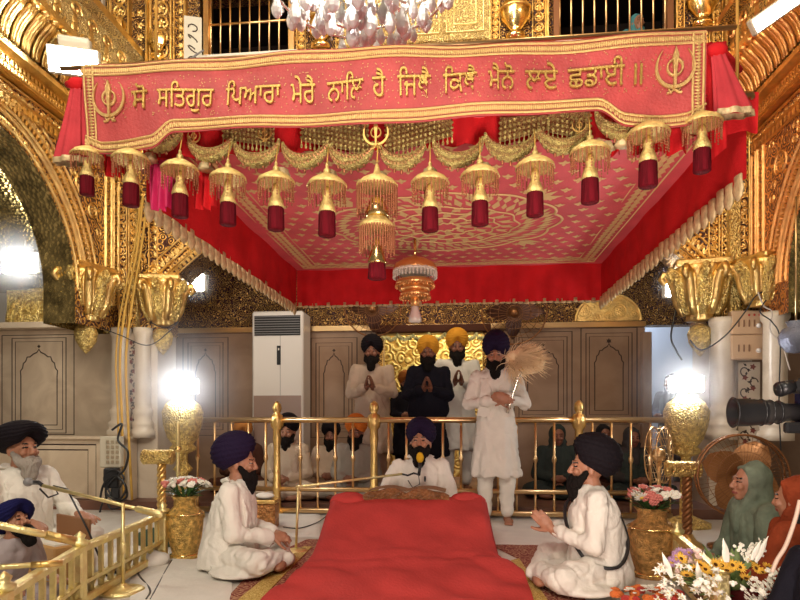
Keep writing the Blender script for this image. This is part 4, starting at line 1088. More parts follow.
# low railings either side of the musicians and the seated women
def low_rail(pts, lab, h, panel=True, pitch=.11):
    g = thing('low_railing', lab, 'railing', (0, 0, 0)); pts = [V((p.x, p.y, 0)) for p in pts]
    for i, p in enumerate(pts):
        mb = MB(); mb.box((p.x, p.y, h*.5), (.055, .055, h), bev=.008); mb.lathe([(.04, h), (.045, h+.02), (.02, h+.03), (.03, h+.05), (.0, h+.075)], (p.x, p.y, 0), 14); mb.build('post', GOLDL, g)
    for a, b in zip(pts, pts[1:]):
        d = b-a; l = d.length; rz = math.atan2(d.y, d.x); m = (a+b)/2
        mb = MB(); mb.box((m.x, m.y, h-.02), (l-.04, .05, .04), rz, .008); mb.build('top_rail', GOLDL, g)
        mb = MB(); mb.box((m.x, m.y, .045), (l-.04, .045, .05), rz, .008); mb.box((m.x, m.y, .135), (l-.04, .03, .02), rz); mb.build('bottom_rail', GOLDL, g)
        n = max(2, int(l/pitch)); T = lambda a_, b_, h_: V((a.x, a.y, 0))+d.normalized()*a_+V((0, 0, b_))+V((d.y, -d.x, 0)).normalized()*(h_-.012)
        for k in range(1, n):
            x = l*k/n; mb = MB(); mb.prism([(x-.011, .145), (x+.011, .145), (x+.011, h-.04), (x-.011, h-.04)], T, 0, .024); mb.build('baluster', GOLDL, g)
        mb = MB()
        for k in range(n):     # small lancet openings in the base strip
            x = l*(k+.5)/n; w = l/n*.40; mb.ribbon([(x-w, .07), (x-w, .10), (x-w*.5, .12), (x, .128), (x+w*.5, .12), (x+w, .10), (x+w, .07)], T, .008, .024)
        mb.build('lancet_strip', GOLDL, g)
    return g
h1 = .34; A = G(163, 512, h1); B = G(80, 545, h1); C = G(4, 590, h1); D_ = C+(C-B).normalized()*.7
low_rail([A, B, C, D_], 'low gold lattice railing around the musicians at lower left', h1)
h2 = .30; A2 = G(677, 533, h2); B2 = G(722, 572, h2)
low_rail([A2, B2], 'low brass railing in front of the seated women', h2, pitch=.07)

# ================================================================== FLOOR CLOTHS AND THE THRONE
def sheet(name, poly, z, m, lab, cat, th=.006, amp=.0):
    mb = MB(); mb.smooth = False; T = lambda a, b, h: (a, b, z+h); mb.prism([(p.x, p.y) for p in poly], T, 0, th); o = mb.build(name, m); return tag(o, lab, cat)
sheet('carpet', [G(307, 540), G(330, 540), G(270, 600), G(262, 640), G(190, 640), G(226, 600), G(262, 560)], .001, CARPET, 'red patterned carpet left of the draped throne', 'carpet')
sheet('carpet', [G(490, 545), G(540, 545), G(560, 560), G(610, 640), G(545, 640), G(520, 560)], .001, CARPET, 'red patterned carpet right of the draped throne', 'carpet')
for nm, pl_, lab in ((0, [G(303, 548), G(312, 548), G(262, 600), G(225, 640), G(205, 640), G(240, 600)], 'left'), (1, [G(511, 562), G(519, 560), G(546, 600), G(575, 640), G(550, 640), G(530, 600)], 'right')):
    sheet('border_runner', pl_, .0075, CARPETB, 'yellow brocade border strip along the %s edge of the red cloth' % lab, 'carpet border')
def wsheet(px0, py0, px1, py1, lab, seed):
    random.seed(seed); mb = MB(); c = [G(px0, py0), G(px1, py0), G(px1, py1), G(px0, py1)]
    def f(u, v):
        a = c[0].lerp(c[1], u); b = c[3].lerp(c[2], u); p = a.lerp(b, v); e = min(u, 1-u, v, 1-v)
        return V((p.x, p.y, .004+min(1, e*14)*.010+.010*max(0, noise.noise(V((p.x*5, p.y*5, seed)))) ))
    mb.grid(f, 50, 30); o = mb.build('floor_sheet', SHEET); return tag(o, lab, 'sheet')
wsheet(262, 514, 320, 538, 'white sheet spread on the floor behind the seated left man', 2)
wsheet(488, 521, 568, 546, 'white sheet spread on the floor beside the standing whisk bearer', 3)
wsheet(130, 560, 232, 640, 'white sheet spread on the floor before the left vase', 4)

# manji with the red rumalla
rows = [(4.85, 508, 330, 487), (4.72, 500, 331, 487), (4.62, 498, 330, 487), (4.45, 505, 328, 488), (4.25, 520, 323, 490), (4.05, 538, 318, 493), (3.85, 555, 311, 499), (3.78, 563, 307, 504), (3.72, 565, 304, 516), (3.6, 574, 294, 524), (3.45, 587, 278, 529), (3.28, 601, 262, 533), (3.0, 625, 245, 540), (2.7, 652, 225, 552)]
def manji():
    g = thing('draped_throne', 'low throne draped in plain red cloth in the foreground centre', 'throne', (0, 0, 0))
    mb = MB(); NU = 90; pts = []
    for t, y, xl, xr in rows: pts.append((t, y, xl, xr))
    sub = []
    for (a, b) in zip(pts, pts[1:]):
        for k in range(5): q = k/5; sub.append([a[i]+(b[i]-a[i])*q for i in range(4)])
    sub.append(list(pts[-1])); nv = len(sub)-1
    def f(u, v):
        t, y, xl, xr = sub[int(round(v*nv))]; px = xl+(xr-xl)*u; p = PT(px, y, t); z = max(.012, p.z)
        e = min(u, 1-u)*(xr-xl)/F*t     # metres from the side edge
        drop = max(0, 1-e/.05)
        fold = .024*noise.noise(V((p.x*3.5, p.y*5, 1.3)))+.010*noise.noise(V((p.x*9+p.y*4, p.y*8, 4)))
        if t < 3.9: fold += .024*abs(math.sin(p.x*6+p.y*11+2*noise.noise(V((p.x*2, p.y*2, 7)))))*min(1, (3.9-t)/.2)
        if abs(t-3.8) < .13: fold += .022*math.sin(PI*(t-3.67)/.26)
        if t > 3.9: fold += .012*math.exp(-((p.x+.35-p.y*.1)*6)**2)
        z2 = max(.010, (z+fold)*(1-.0*drop)); sx = (1 if u > .5 else -1)
        if drop > 0: z2 = max(.010, z2-z2*.12*drop*drop)
        return V((p.x, p.y, z2))
    mb.grid(f, NU, nv)
    # side skirts fall to the floor
    for uu, sx in ((0, -1), (1, 1)):
        def s_(a, b, uu=uu, sx=sx):
            p = f(uu, a); k = .05*b+.02*math.sin(a*70)*b; return V((p.x+sx*k*min(1, p.z*4), p.y, p.z*(1-b)+.008*b))
        mb.grid(s_, nv, 8)
    def bk(u, b): p = f(u, 0); return V((p.x, p.y+.04*b, p.z*(1-b)+.01*b))
    mb.grid(bk, NU, 6)
    mb.build('rumalla_cloth', REDP, g)
    # raised rolled corners of the cloth, left and right of the book
    for px0, px1 in ((330, 368), (447, 487)):
        mb = MB(); a = PT((px0+px1)/2, 500, 4.66); w = (px1-px0)/F*4.66/2
        mb.ell((a.x, a.y, a.z-.015), (w, .13, .078), None, 24, 12)
        o = remesh(mb, .02, 'cloth_fold', REDP, g, 2, lambda c: .018*noise.noise(c*9)+.008*noise.noise(c*22))
    mb = MB(); p0, p1 = PT(338, 500, 4.6), PT(480, 500, 4.6); m = (p0+p1)/2
    mb.box((m.x, m.y+.02, .16), (p1.x-p0.x-.1, .34, .26), bev=.02); mb.build('platform', WOOD, g)
    return g
manji()
# carved wooden book rest showing above the cloth
p = PT(406, 495, 4.58); g = thing('book_rest', 'carved dark wooden book rest on top of the red cloth', 'book rest', (p.x, p.y, p.z))
for s in (-1, 1):
    mb = MB(); T = lambda a, b, h: (s*a, -h, b)
    mb.prism([(0, -.06), (.33, -.06), (.33, .0), (.29, .022), (.22, .03), (.15, .05), (.08, .055), (.03, .03), (0, .015)], T, -.02, .02)
    for k in range(6): mb.ribbon([(.05+k*.045+.018*math.cos(q), -.012+.018*math.sin(q)) for q in range(6)], lambda a, b, h: T(a, b, h+.02), .006, .006, True)
    mb.build('carved_board', WOOD, g)
mb = MB(); mb.grid(lambda u, v: (-.3+.6*u, .03+.25*v, .02+.025*abs(math.sin(PI*2*(u-.0)))*(1)), 30, 6); mb.build('open_pages', mat('pages_tan', (.30, .17, .09), .8), g)

# ================================================================== VASES AND FLOWERS
def blossom(kind, r, m, mc):
    mb = MB(); random.seed(int(r*1000)+len(kind)); mb.cur = 0
    if kind == 'rose':
        for ring, n, tilt in ((.9, 7, .5), (.65, 6, .9), (.35, 4, 1.3)):
            for k in range(n):
                a = 2*PI*k/n+ring; R = Matrix.Rotation(a, 3, 'Z') @ Matrix.Rotation(-tilt, 3, 'Y')
                mb.ell(R@V((r*ring*.55, 0, r*.15)), (r*.42, r*.34, r*.10), R, 8, 5)
    elif kind == 'daisy':
        for k in range(13):
            a = 2*PI*k/13; R = Matrix.Rotation(a, 3, 'Z') @ Matrix.Rotation(-.25, 3, 'Y'); mb.ell(R@V((r*.62, 0, 0)), (r*.42, r*.14, r*.05), R, 8, 4)
        mb.cur = 1; mb.ell((0, 0, r*.05), (r*.3, r*.3, r*.16), None, 10, 6)
    elif kind == 'lily':
        for k in range(6):
            a = 2*PI*k/6; c, s = math.cos(a), math.sin(a); T = Matrix.Rotation(a, 3, 'Z')
            mb.rings([[T@V((r*(.12+.9*t**1.4), w*r*.22*math.sin(PI*min(1, .12+.88*t)), r*(.9*t-.75*t**3)+abs(w)*r*.05)) for w in (-1, -.5, 0, .5, 1)] for t in [q/7 for q in range(8)]], False, False)
        mb.cur = 1
        for k in range(4): mb.tube([(0, 0, 0), (r*.15*math.cos(k*1.6), r*.15*math.sin(k*1.6), r*.55)], r*.03, 5)
    elif kind == 'spray':
        for k in range(9):
            p = V((random.uniform(-1, 1), random.uniform(-1, 1), random.uniform(-.3, 1)))*r*.6
            for q in range(5):
                a = q*1.257; mb.ell(p+V((math.cos(a), math.sin(a), .2))*r*.16, (r*.14, r*.14, r*.06), None, 6, 4)
    elif kind == 'marigold':
        for k in range(40):
            z = 1-2*(k+.5)/40*.8; q = math.sqrt(max(0, 1-z*z)); a = k*2.4; mb.ell((r*.75*q*math.cos(a), r*.75*q*math.sin(a), r*.6*z), (r*.26, r*.26, r*.16), None, 6, 4)
    o = mb.build('blossom', [m, mc]); return o
PROT = {}
def put_blossom(parent, kind, r, m, mc, loc, rot):
    key = (kind, m.name)
    if key not in PROT: PROT[key] = o = blossom(kind, .05, m, mc); PROT[key+('m',)] = o.data; bpy.data.objects.remove(o)
    o = bpy.data.objects.new('%s_blossom' % ('flower' if kind in ('spray',) else kind), PROT[key+('m',)]); COL.objects.link(o); o.parent = parent; o.location = loc; o.rotation_euler = rot; o.scale = (r/.05,)*3
CEN = mat('flower_centre', (.10, .04, .012), .8); CENY = mat('flower_centre_yellow', (.75, .5, .1), .8)
def leaves(parent, n, r, h, m, seed, long=1, name='foliage'):
    random.seed(seed); mb = MB()
    for k in range(n):
        a = random.random()*6.28; q = random.random()**.5*r; L = random.uniform(.06, .12)*long; el = random.uniform(.1, 1.3)
        b = V((q*.5*math.cos(a), q*.5*math.sin(a), h+random.uniform(-.03, .03))); d = V((math.cos(a)*math.cos(el), math.sin(a)*math.cos(el), math.sin(el))); s_ = d.cross(V((0, 0, 1))).normalized(); u_ = s_.cross(d)
        pts = []; 
        mb.rings([[b+d*L*t*1.6+s_*w*L*.16*math.sin(PI*min(1, .05+.95*t))+u_*(-.12*L*t*t+abs(w)*.05*L) for w in (-1, 0, 1)] for t in [i/6 for i in range(7)]], False, False)
    mb.build(name, m, parent)
def vase(px, pyb, H, R, lab, flab, cols, seed, prof=0):
    b = G(px, pyb); g = thing('vase', lab, 'vase', b, 0, 'gold vases beside the seated men')
    k = H/.42; q = R/.14
    pr = [(.0, 0), (.115, 0), (.115, .02), (.095, .03), (.105, .06), (.125, .13), (.138, .21), (.142, .27), (.133, .31), (.10, .335), (.085, .35), (.085, .39), (.105, .42), (.09, .42), (.07, .39)]
    mb = MB(); mb.lathe([(r*q, z*k) for r, z in pr], (0, 0, 0), 40, 20, .012); mb.build('body', VASEM if px < 400 else VASEC, g)
    mb = MB(); mb.lathe([(.104*q, 0), (.112*q, .005), (.112*q, .025*k), (.09*q, .03*k)], (0, 0, 0), 32); mb.build('foot', GOLDP, g)
    mb = MB(); mb.tube([(.142*q*math.cos(a*PI/16), .142*q*math.sin(a*PI/16), .30*k) for a in range(33)], .007, 6); mb.build('band', GOLDP, g)
    f = thing('bouquet', flab, 'flowers', (b.x, b.y, H), 0); leaves(f, 60, .12, .0, LEAF, seed, .75); random.seed(seed)
    for i in range(22):
        a = i*2.4; rr = .035+.12*math.sqrt(i/22); m, kd = cols[i % len(cols)]
        put_blossom(f, kd, random.uniform(.046, .058), m, CENY, (rr*math.cos(a), rr*math.sin(a), .12-rr*.35+random.uniform(-.01, .01)), (-math.sin(a)*rr*5, math.cos(a)*rr*5, a))
vase(185, 557, .45, .128, 'gold fluted vase left of the seated left man', 'white and pink roses in the left gold vase', [(PETW, 'rose'), (PETW, 'rose'), (PETP, 'rose')], 3)
vase(652, 576, .44, .145, 'dull gold embossed vase right of the seated right man', 'white daisies and pink roses in the right gold vase', [(PETW, 'daisy'), (PETP, 'rose'), (PETW, 'rose'), (PETP, 'marigold')], 6)
# big arrangement in the right foreground
c = G(735, 612, 0); ar = thing('flower_arrangement', 'big mixed flower arrangement with yellow sunflowers at lower right', 'flowers', (c.x, c.y, 0))
mb = MB(); mb.lathe([(.0, 0), (.16, 0), (.20, .1), (.22, .12), (.18, .12), (.0, .1)], (0, 0, 0), 24, 24, .03); mb.build('basket', WOOD, ar)
leaves(ar, 150, .30, .12, LEAFL, 5, 1.1); leaves(ar, 90, .34, .10, LEAF, 6, 1.1)
def arr(px, py, t, kind, r, m, mc=CENY, rot=None):
    p = PT(px, py, t); L = V((p.x-c.x, p.y-c.y, p.z)); put_blossom(ar, kind, r, m, mc, L, rot or (1.0+random.uniform(-.4, .3), random.uniform(-.4, .4), random.random()*3))
random.seed(31)
for k in range(16): arr(683+k*5.6+random.uniform(-2, 2), 564+random.uniform(-7, 8)+(k % 3)*4, 2.62, 'daisy', .030, PETY, CEN)
for k in range(44): arr(random.uniform(655, 722), random.uniform(566, 606), 2.55, 'lily', .023, PETW)
for k in range(18): arr(random.uniform(690, 765), random.uniform(578, 604), 2.5, 'rose', .024, PETW)
for k in range(26): arr(random.uniform(745, 800), random.uniform(572, 606), 2.55, 'spray', .028, PETW)
for k in range(12): arr(random.uniform(725, 762), random.uniform(541, 562), 2.62, 'spray', .028, PETW)
for k in range(7): arr(random.uniform(672, 700), random.uniform(550, 572), 2.68, 'rose', .026, mat('petal_blush', (.80, .60, .52), .6))
for k in range(8): arr(random.uniform(670, 695), random.uniform(540, 556)+8, 2.75, 'daisy', .028, PETL)
for px, py, dx, dy in ((728, 562, -5, -24), (726, 562, -2, -18), (756, 562, 12, -26), (768, 588, 6, -22), (752, 560, 9, -20), (672, 578, -10, -26), (700, 585, -3, -24)):
    a = PT(px, py, 2.6)-c; b = PT(px+dx, py+dy, 2.58)-c; d = (b-a); s_ = V((1, 0, 0)); s_ = (s_-d.normalized()*s_.dot(d.normalized())).normalized()
    mb = MB(); mb.rings([[a+d*t+s_*w*.013*math.sin(PI*min(1, .15+.85*t))+V((0, -.006*(1-abs(w)), 0)) for w in (-1, 0, 1)] for t in [i/6 for i in range(7)]], False, False); mb.build('white_bud', PETW, ar)
# orange flowers heaped on the floor
c2 = G(648, 606, 0); og = thing('orange_garland', 'heap of orange and red flowers on the floor beside the vase', 'flowers', (c2.x, c2.y, 0)); random.seed(8)
for k in range(44):
    a = random.random()*6.28; r = .17*random.random()**.5; put_blossom(og, 'marigold', random.uniform(.024, .032), PETO if k % 3 else mat('petal_red', (.55, .05, .04), .6), CEN, (r*math.cos(a)*1.2, r*math.sin(a), .03+.05*(1-r/.17)*random.random()+.02), (0, 0, a))
for k in range(7): a = random.random()*6.28; r = .13*random.random()**.5; put_blossom(og, 'spray', .04, PETW, CENY, (r*math.cos(a)-.02, r*math.sin(a)-.05, .09), (0, 0, a))
# ================================================================== PEOPLE
def hand(mb, w, d, n, side, curl=.3, s=1.0):
    """palm, four unequal fingers and a thumb; w wrist, d pointing direction, n palm normal"""
    w = V(w); d = V(d).normalized(); n = V(n); n = (n-d*n.dot(d)).normalized(); l = d.cross(n)*side
    R = Matrix((l, d, n)).transposed()
    mb.cap(w-d*.02, .026*s, w+d*.03*s, .028*s, 10)
    mb.ell(w+d*.055*s, (.041*s, .052*s, .019*s), R, 14, 9)
    for i, L in enumerate((.068, .078, .073, .056)):
        b = w+d*(.095-.006*abs(i-1.3))*s+l*(1.5-i)*.0215*s; dd = d.copy(); r = .0098*s; p = b-d*.015
        for k in range(3):
            an = curl*(.6+.5*k); dd = (dd*math.cos(an)+n*math.sin(an)).normalized() if k else (dd*math.cos(curl*.5)+n*math.sin(curl*.5)).normalized()
            q = p+dd*L*s*(.45, .33, .25)[k]*(1.25 if k == 0 else 1); mb.cap(p, r, q, r*.9, 8); p = q; r *= .9
    p = w+d*.025*s+l*.03*s; dd = (d*.62+l*.7+n*.25).normalized()
    for k in range(3):
        q = p+dd*(.038, .032, .024)[k]*s; mb.cap(p, (.016, .012, .0105)[k]*s, q, (.012, .0105, .009)[k]*s, 8); p = q; dd = (dd+d*.25-l*.12+n*.12*curl*3).normalized()

def turban(parent, H, m, kind, name='turban'):
    """wound cloth: ridged layers crossing to a peak above the brow"""
    mb = MB()
    if kind == 'flat': rx, ry, hz, z0, tilt = .140, .155, .165, .030, .15
    elif kind == 'tall': rx, ry, hz, z0, tilt = .112, .130, .225, .03, -.06
    elif kind == 'back': rx, ry, hz, z0, tilt = .116, .142, .215, .025, .38
    else: rx, ry, hz, z0, tilt = .110, .132, .20, .030, .06
    R = Matrix.Rotation(-tilt, 3, 'X'); n, m_ = 56, 30; rs = []
    for j in range(m_+1):
        v = j/m_; row = []
        for i in range(n):
            a = 2*PI*i/n-PI/2; fr = math.exp(-((((a+PI/2+PI) % (2*PI))-PI)/.42)**2)
            prof = (.80+.38*math.sin(PI/2*v/.36)) if v < .36 else 1.18*max(0, 1-((v-.36)/.645)**2.3)**.5
            fa = ((((a+PI/2+PI) % (2*PI))-PI))
            ridge = .028*abs(math.sin(PI*(v*7.0-abs(math.sin(fa/2))*2.6*(1 if kind != 'flat' else .4))))*(1-.8*max(0, v-.7)/.3)
            z = z0+hz*v+.055*fr*(1-v)**2-.03*(1-v)*(.5-.5*math.cos(fa))
            pr = prof*(.92+ridge*2.2)
            row.append(V((rx*pr*math.cos(a), ry*pr*math.sin(a)+.016, z-.0)))
        rs.append([H@(R@p) for p in row])
    mb.rings(rs, True, True); o = mb.build(name, m, parent)
    return o

def catm(p, u):
    i = min(int(u), len(p)-2); t = u-i; a, b, c, d = p[max(0, i-1)], p[i], p[i+1], p[min(len(p)-1, i+2)]
    return .5*((2*b)+(-a+c)*t+(2*a-5*b+4*c-d)*t*t+(-a+3*b-3*c+d)*t*t*t)

def face_post(H, s, beardcol):
    Hi = H.inverted()
    def post(c):
        p = Hi@c
        if p.y < -.065:
            for sx in (-1, 1):
                if ((p.x-sx*.031)/.014)**2+((p.z-.012)/.0055)**2 < 1: return 1
                if ((p.x-sx*.034)/.021)**2+((p.z-.036)/.0045)**2 < 1: return 1
            if (p.x/.026)**2+((p.z+.060)/.009)**2 < 1: return 2
        return 0
    return post

def head(mb, H, neck):
    M0 = mb.M; mb.M = H
    mb.ell((0, .010, .025), (.076, .094, .108)); mb.ell((0, -.022, -.035), (.058, .066, .070)); mb.ell((0, -.052, -.085), (.030, .028, .024))
    mb.cap((0, -.090, .018), .010, (0, -.107, -.022), .015); 
    for s in (-1, 1):
        mb.ell((s*.011, -.100, -.028), (.010, .011, .009)); mb.ell((s*.078, .012, -.004), (.012, .020, .034)); mb.ell((s*.040, -.070, -.020), (.024, .022, .022))
        mb.ell((s*.031, -.081, .012), (.016, .010, .008))
    mb.cap((-.04, -.083, .036), .010, (.04, -.083, .036), .010)
    mb.ell((0, -.088, -.054), (.024, .012, .005)); mb.ell((0, -.087, -.064), (.021, .012, .006))
    mb.M = M0

def smooth_noise(amp, fx, fz, seed):
    def f(c): return amp*(noise.noise(V((c.x*fx+seed, c.y*fx, c.z*fz)))+.5*noise.noise(V((c.x*fx*2.3, c.y*fx*2.3+seed, c.z*fz*2))))
    return f

def person(label, loc, rz, pose='stand', s=1.0, cloth=None, legs=None, skin=None, tm=None, tk='round', beard=HAIR, arms='pray', headrot=(0, 0), lean=0., vox=.009,
           scarf=None, hands=True, cover=None, detail=True, bel=1.0, knees=1.0, belt=False, group=None):
    cloth = cloth or WHITE; legs = legs or cloth; skin = skin or SKIN
    g = thing('person', label, 'person', loc, rz, group, s)
    seat = pose == 'seat'
    zp = .11 if seat else .93; zs = zp+.445; zn = zs+.055; zh = zp+.605
    def B(x, y, z): return V((x, y-lean*(z-zp), z))
    hc = B(0, -.015, zh); H = Matrix.Translation(hc) @ Matrix.Rotation(headrot[0], 4, 'Z') @ Matrix.Rotation(-headrot[1], 4, 'X')
    sd = abs(hash(label)) % 50 if False else (len(label)*7) % 50
    # arm targets
    sh = [B(sx*.175, 0, zs-.02) for sx in (-1, 1)]
    if arms == 'pray': el = [B(sx*.235, -.05, zs-.285) for sx in (-1, 1)]; wr = [B(sx*.032, -.27, zs-.22) for sx in (-1, 1)]; hd = [V((-sx*.06, -.70, .70)) for sx in (-1, 1)]; hn = [V((-sx, 0, 0)) for sx in (-1, 1)]
    elif arms == 'low': el = [B(sx*.24, -.02, zs-.29) for sx in (-1, 1)]; wr = [B(sx*.055, -.24, zs-.33) for sx in (-1, 1)]; hd = [V((-sx*.45, -.6, .1)) for sx in (-1, 1)]; hn = [V((-sx, .2, .2)) for sx in (-1, 1)]
    elif arms == 'lap': el = [B(sx*.23, -.07, zs-.28) for sx in (-1, 1)]; wr = [B(sx*.06, -.30, zs-.33) for sx in (-1, 1)]; hd = [V((-sx*.45, -.8, -.1)) for sx in (-1, 1)]; hn = [V((-sx*.6, 0, -.5)) for sx in (-1, 1)]
    elif arms == 'whisk': el = [B(-.25, -.02, zs-.27), B(.25, -.03, zs-.27)]; wr = [B(.035, -.24, zs-.24), B(.11, -.24, zs-.21)]; hd = [V((1, -.3, .05)), V((-1, -.35, .0))]; hn = [V((.1, 1, 0)), V((.1, 1, 0))]
    elif arms == 'read': el = [B(-.30, -.12, zs-.26), B(.25, -.08, zs-.27)]; wr = [B(-.33, -.34, zs-.30), B(.16, -.34, zs-.33)]; hd = [V((.1, -1, -.1)), V((-.4, -.9, -.1))]; hn = [V((0, 0, -1)), V((0, 0, -1))]
    else: el = [B(sx*.26, -.12, zs-.24) for sx in (-1, 1)]; wr = [B(sx*.17, -.36, zs-.26) for sx in (-1, 1)]; hd = [V((-sx*.1, -1, -.1)) for sx in (-1, 1)]; hn = [V((0, 0, -1)) for sx in (-1, 1)]
    # ---- body: one continuous figure
    mb = MB()
    if cover is None or cover != 'all':
        head(mb, H, None)
    else: head(mb, H, None)
    mb.cap(B(0, .012, zn-.06), .058, hc+V((0, .012, -.05)), .052)
    mb.ell(B(0, .0, zs-.11), (.135, .075, .12)); mb.ell(B(0, .0, zp+.12), (.125, .085, .19)); mb.ell(B(0, 0, zp), (.14, .10, .10))
    for i, sx in enumerate((-1, 1)):
        mb.cap(sh[i]+V((-sx*.02, 0, -.015)), .036, el[i], .030); mb.cap(el[i], .030, wr[i], .024); mb.cap(B(0, 0, zs-.04), .04, sh[i]+V((-sx*.02, 0, -.015)), .036)
        if hands: hand(mb, wr[i], hd[i], hn[i], sx*(1 if arms != 'whisk' else (1)), {'pray': .16, 'low': .5, 'lap': .45, 'whisk': .9, 'read': .25}.get(arms, .35))
        if seat:
            hp, kn, an = B(sx*.10, 0, zp-.01), V((sx*.33*knees, -.26, .10)), V((-sx*.09, -.36, .055)); mb.cap(hp, .075, kn, .055); mb.cap(kn, .055, an, .036); mb.ell(an+V((-sx*.05, -.02, -.01)), (.10, .045, .035))
        else:
            hp, kn, an = V((sx*.095, 0, .90)), V((sx*.10, -.01, .50)), V((sx*.10, .02, .09)); mb.cap(hp, .08, kn, .05); mb.cap(kn, .05, an, .034)
            fx = V((sx*.12, -.06, .034)); mb.ell(fx, (.040, .115, .030)); mb.ell(an+V((0, .01, -.04)), (.036, .045, .045))
            for q in range(5): mb.ell(fx+V((sx*(q*.015-.03)*-1, -.105+.006*q, -.008)), (.010, .020, .012), None, 8, 5)
    remesh(mb, vox*.68, 'body', [skin, EYEM, LIP], g, 2, None, face_post(H, s, None))
    # ---- shirt
    mb = MB()
    zb = zp-.03 if seat else .50
    def ring(z, rx, ry, yo=0): return [B(rx*math.cos(2*PI*k/28), yo+ry*math.sin(2*PI*k/28), z) for k in range(28)]
    if seat: rr = [ring(.02, .22, .20), ring(.12, .22, .20), ring(.24, .19*bel, .175*bel), ring(.36, .19, .16), ring(.46, .195, .145), ring(.525, .175, .12), ring(.575, .11, .095), ring(.615, .066, .070)]
    else:
        rr = [[V((x, y, z)) for x, y, z in [(rx*math.cos(2*PI*k/28), ry*math.sin(2*PI*k/28), z)]][0:1] for rx, ry, z in ()]
        rr = [ring(.44, .235, .175), ring(.60, .215, .165), ring(.80, .195, .150), ring(.93, .185*bel, .14*bel), ring(1.06, .17*bel, .13*bel), ring(1.18, .178, .125), ring(1.29, .188, .115), ring(1.36, .165, .10), ring(1.405, .10, .085), ring(1.445, .062, .065)]
    mb.rings(rr)
    for i, sx in enumerate((-1, 1)):
        mb.cap(B(sx*.05, 0, zs-.035), .075, sh[i]+V((-sx*.01, 0, -.01)), .068); mb.cap(sh[i], .070, el[i], .060); d = (wr[i]-el[i]); mb.cap(el[i], .060, el[i]+d*.86, .046)
        mb.cap(el[i]+d*.80, .048, el[i]+d*.90, .040)
    fn = smooth_noise(.018, 7, 2.6, sd); f2 = smooth_noise(.008, 22, 8, sd+3)
    def foldf(c):
        v = max(-.010, fn(c))+f2(c)-.010*max(0, 1-abs(noise.noise(V((c.x*5+sd, c.y*5, c.z*6+c.x*4))))*9)
        if not seat and c.z < .95: a = math.atan2(c.y, c.x); v += .014*math.sin(a*9+2*math.sin(a*2))*(.95-c.z)/.5
        return v
    remesh(mb, vox*1.35, 'kurta' if cloth in (WHITE, CREAM) else 'coat', cloth, g, 3, foldf)
    # ---- legs
    mb = MB()
    if seat:
        for sx in (-1, 1):
            kn = V((sx*.34*knees, -.27, .105)); an = V((-sx*.05, -.40, .065)); mb.cap(V((sx*.10, -.01, .11)), .105, kn, .088); mb.cap(kn, .085, an, .055)
            mb.ell((sx*.25*knees, -.14, .035), (.17, .20, .035))
        mb.ell((0, -.18, .075), (.22, .19, .055)); mb.ell((0, -.02, .06), (.25, .20, .06))
        f3 = smooth_noise(.016, 9, 9, sd+9)
        remesh(mb, vox*1.5, 'trousers', legs, g, 3, lambda c: (f3(c)-.015*max(0, 1-abs(noise.noise(V((c.x*5+sd, c.y*6, c.z*7))))*7)) if c.z > .03 else 0)
    else:
        for sx in (-1, 1): mb.cap((sx*.095, 0, .86), .10, (sx*.10, 0, .50), .082); mb.cap((sx*.10, 0, .50), .082, (sx*.10, .015, .12), .062)
        mb.ell((0, 0, .85), (.16, .12, .1)); f3 = smooth_noise(.010, 8, 14, sd); remesh(mb, vox*1.5, 'trousers', legs, g, 2, f3)
    # ---- hair and headwear
    if beard:
        mb = MB(); mb.M = H; mb.ell((0, -.075, -.100), (.062, .048, .058)); mb.ell((0, -.072, -.150), (.052, .042, .065))
        for sx in (-1, 1): mb.cap((sx*.066, -.012, -.02), .018, (sx*.050, -.060, -.085), .034); mb.cap((sx*.004, -.100, -.046), .009, (sx*.045, -.080, -.062), .012)
        mb.cap((0, -.095, -.082), .026, (0, -.085, -.12), .04)
        f4 = smooth_noise(.008, 40, 14, 2); remesh(mb, .0075, 'beard', beard, g, 1, f4)
    if tm: turban(g, H, tm, tk)
    if scarf:        # long white shawl over both shoulders hanging down in front
        mb = MB()
        for sx in (-1, 1):
            pts = [B(sx*.02, .085, zn-.02), B(sx*.075, .03, zn+.005), B(sx*.095, -.075, zs-.03), B(sx*.085, -.125, zs-.16), B(sx*.09, -.125, zs-.30), B(sx*.10, -.115, zs-.38)]
            rs = []
            for k, p in enumerate(pts):
                w = .040+.006*k; c = []
                for q in range(12):
                    a = 2*PI*q/12; c.append(p+V((sx*w*math.cos(a)*(1+.15*math.sin(q*3)), .018*math.sin(a), .018*math.sin(a))))
                rs.append(c)
            mb.rings(rs)
        remesh(mb, .011, 'stole', scarf, g, 2, smooth_noise(.008, 16, 3, 5))
    if belt:
        mb = MB(); pts = [B(-.14, .02, zs+.02), B(-.10, -.125, zs-.06), B(.03, -.155, zs-.20), B(.17, -.09, zs-.37), B(.19, .06, zs-.40), B(.05, .155, zs-.28), B(-.10, .13, zs-.08), B(-.15, .04, zs+.02)]
        sp = [catm(pts, t/48*(len(pts)-1)) for t in range(49)]; mb.tube([V((p.x*1.10, p.y*1.12, p.z)) for p in sp], .011, 8); mb.build('sword_strap', BLACKP, g)
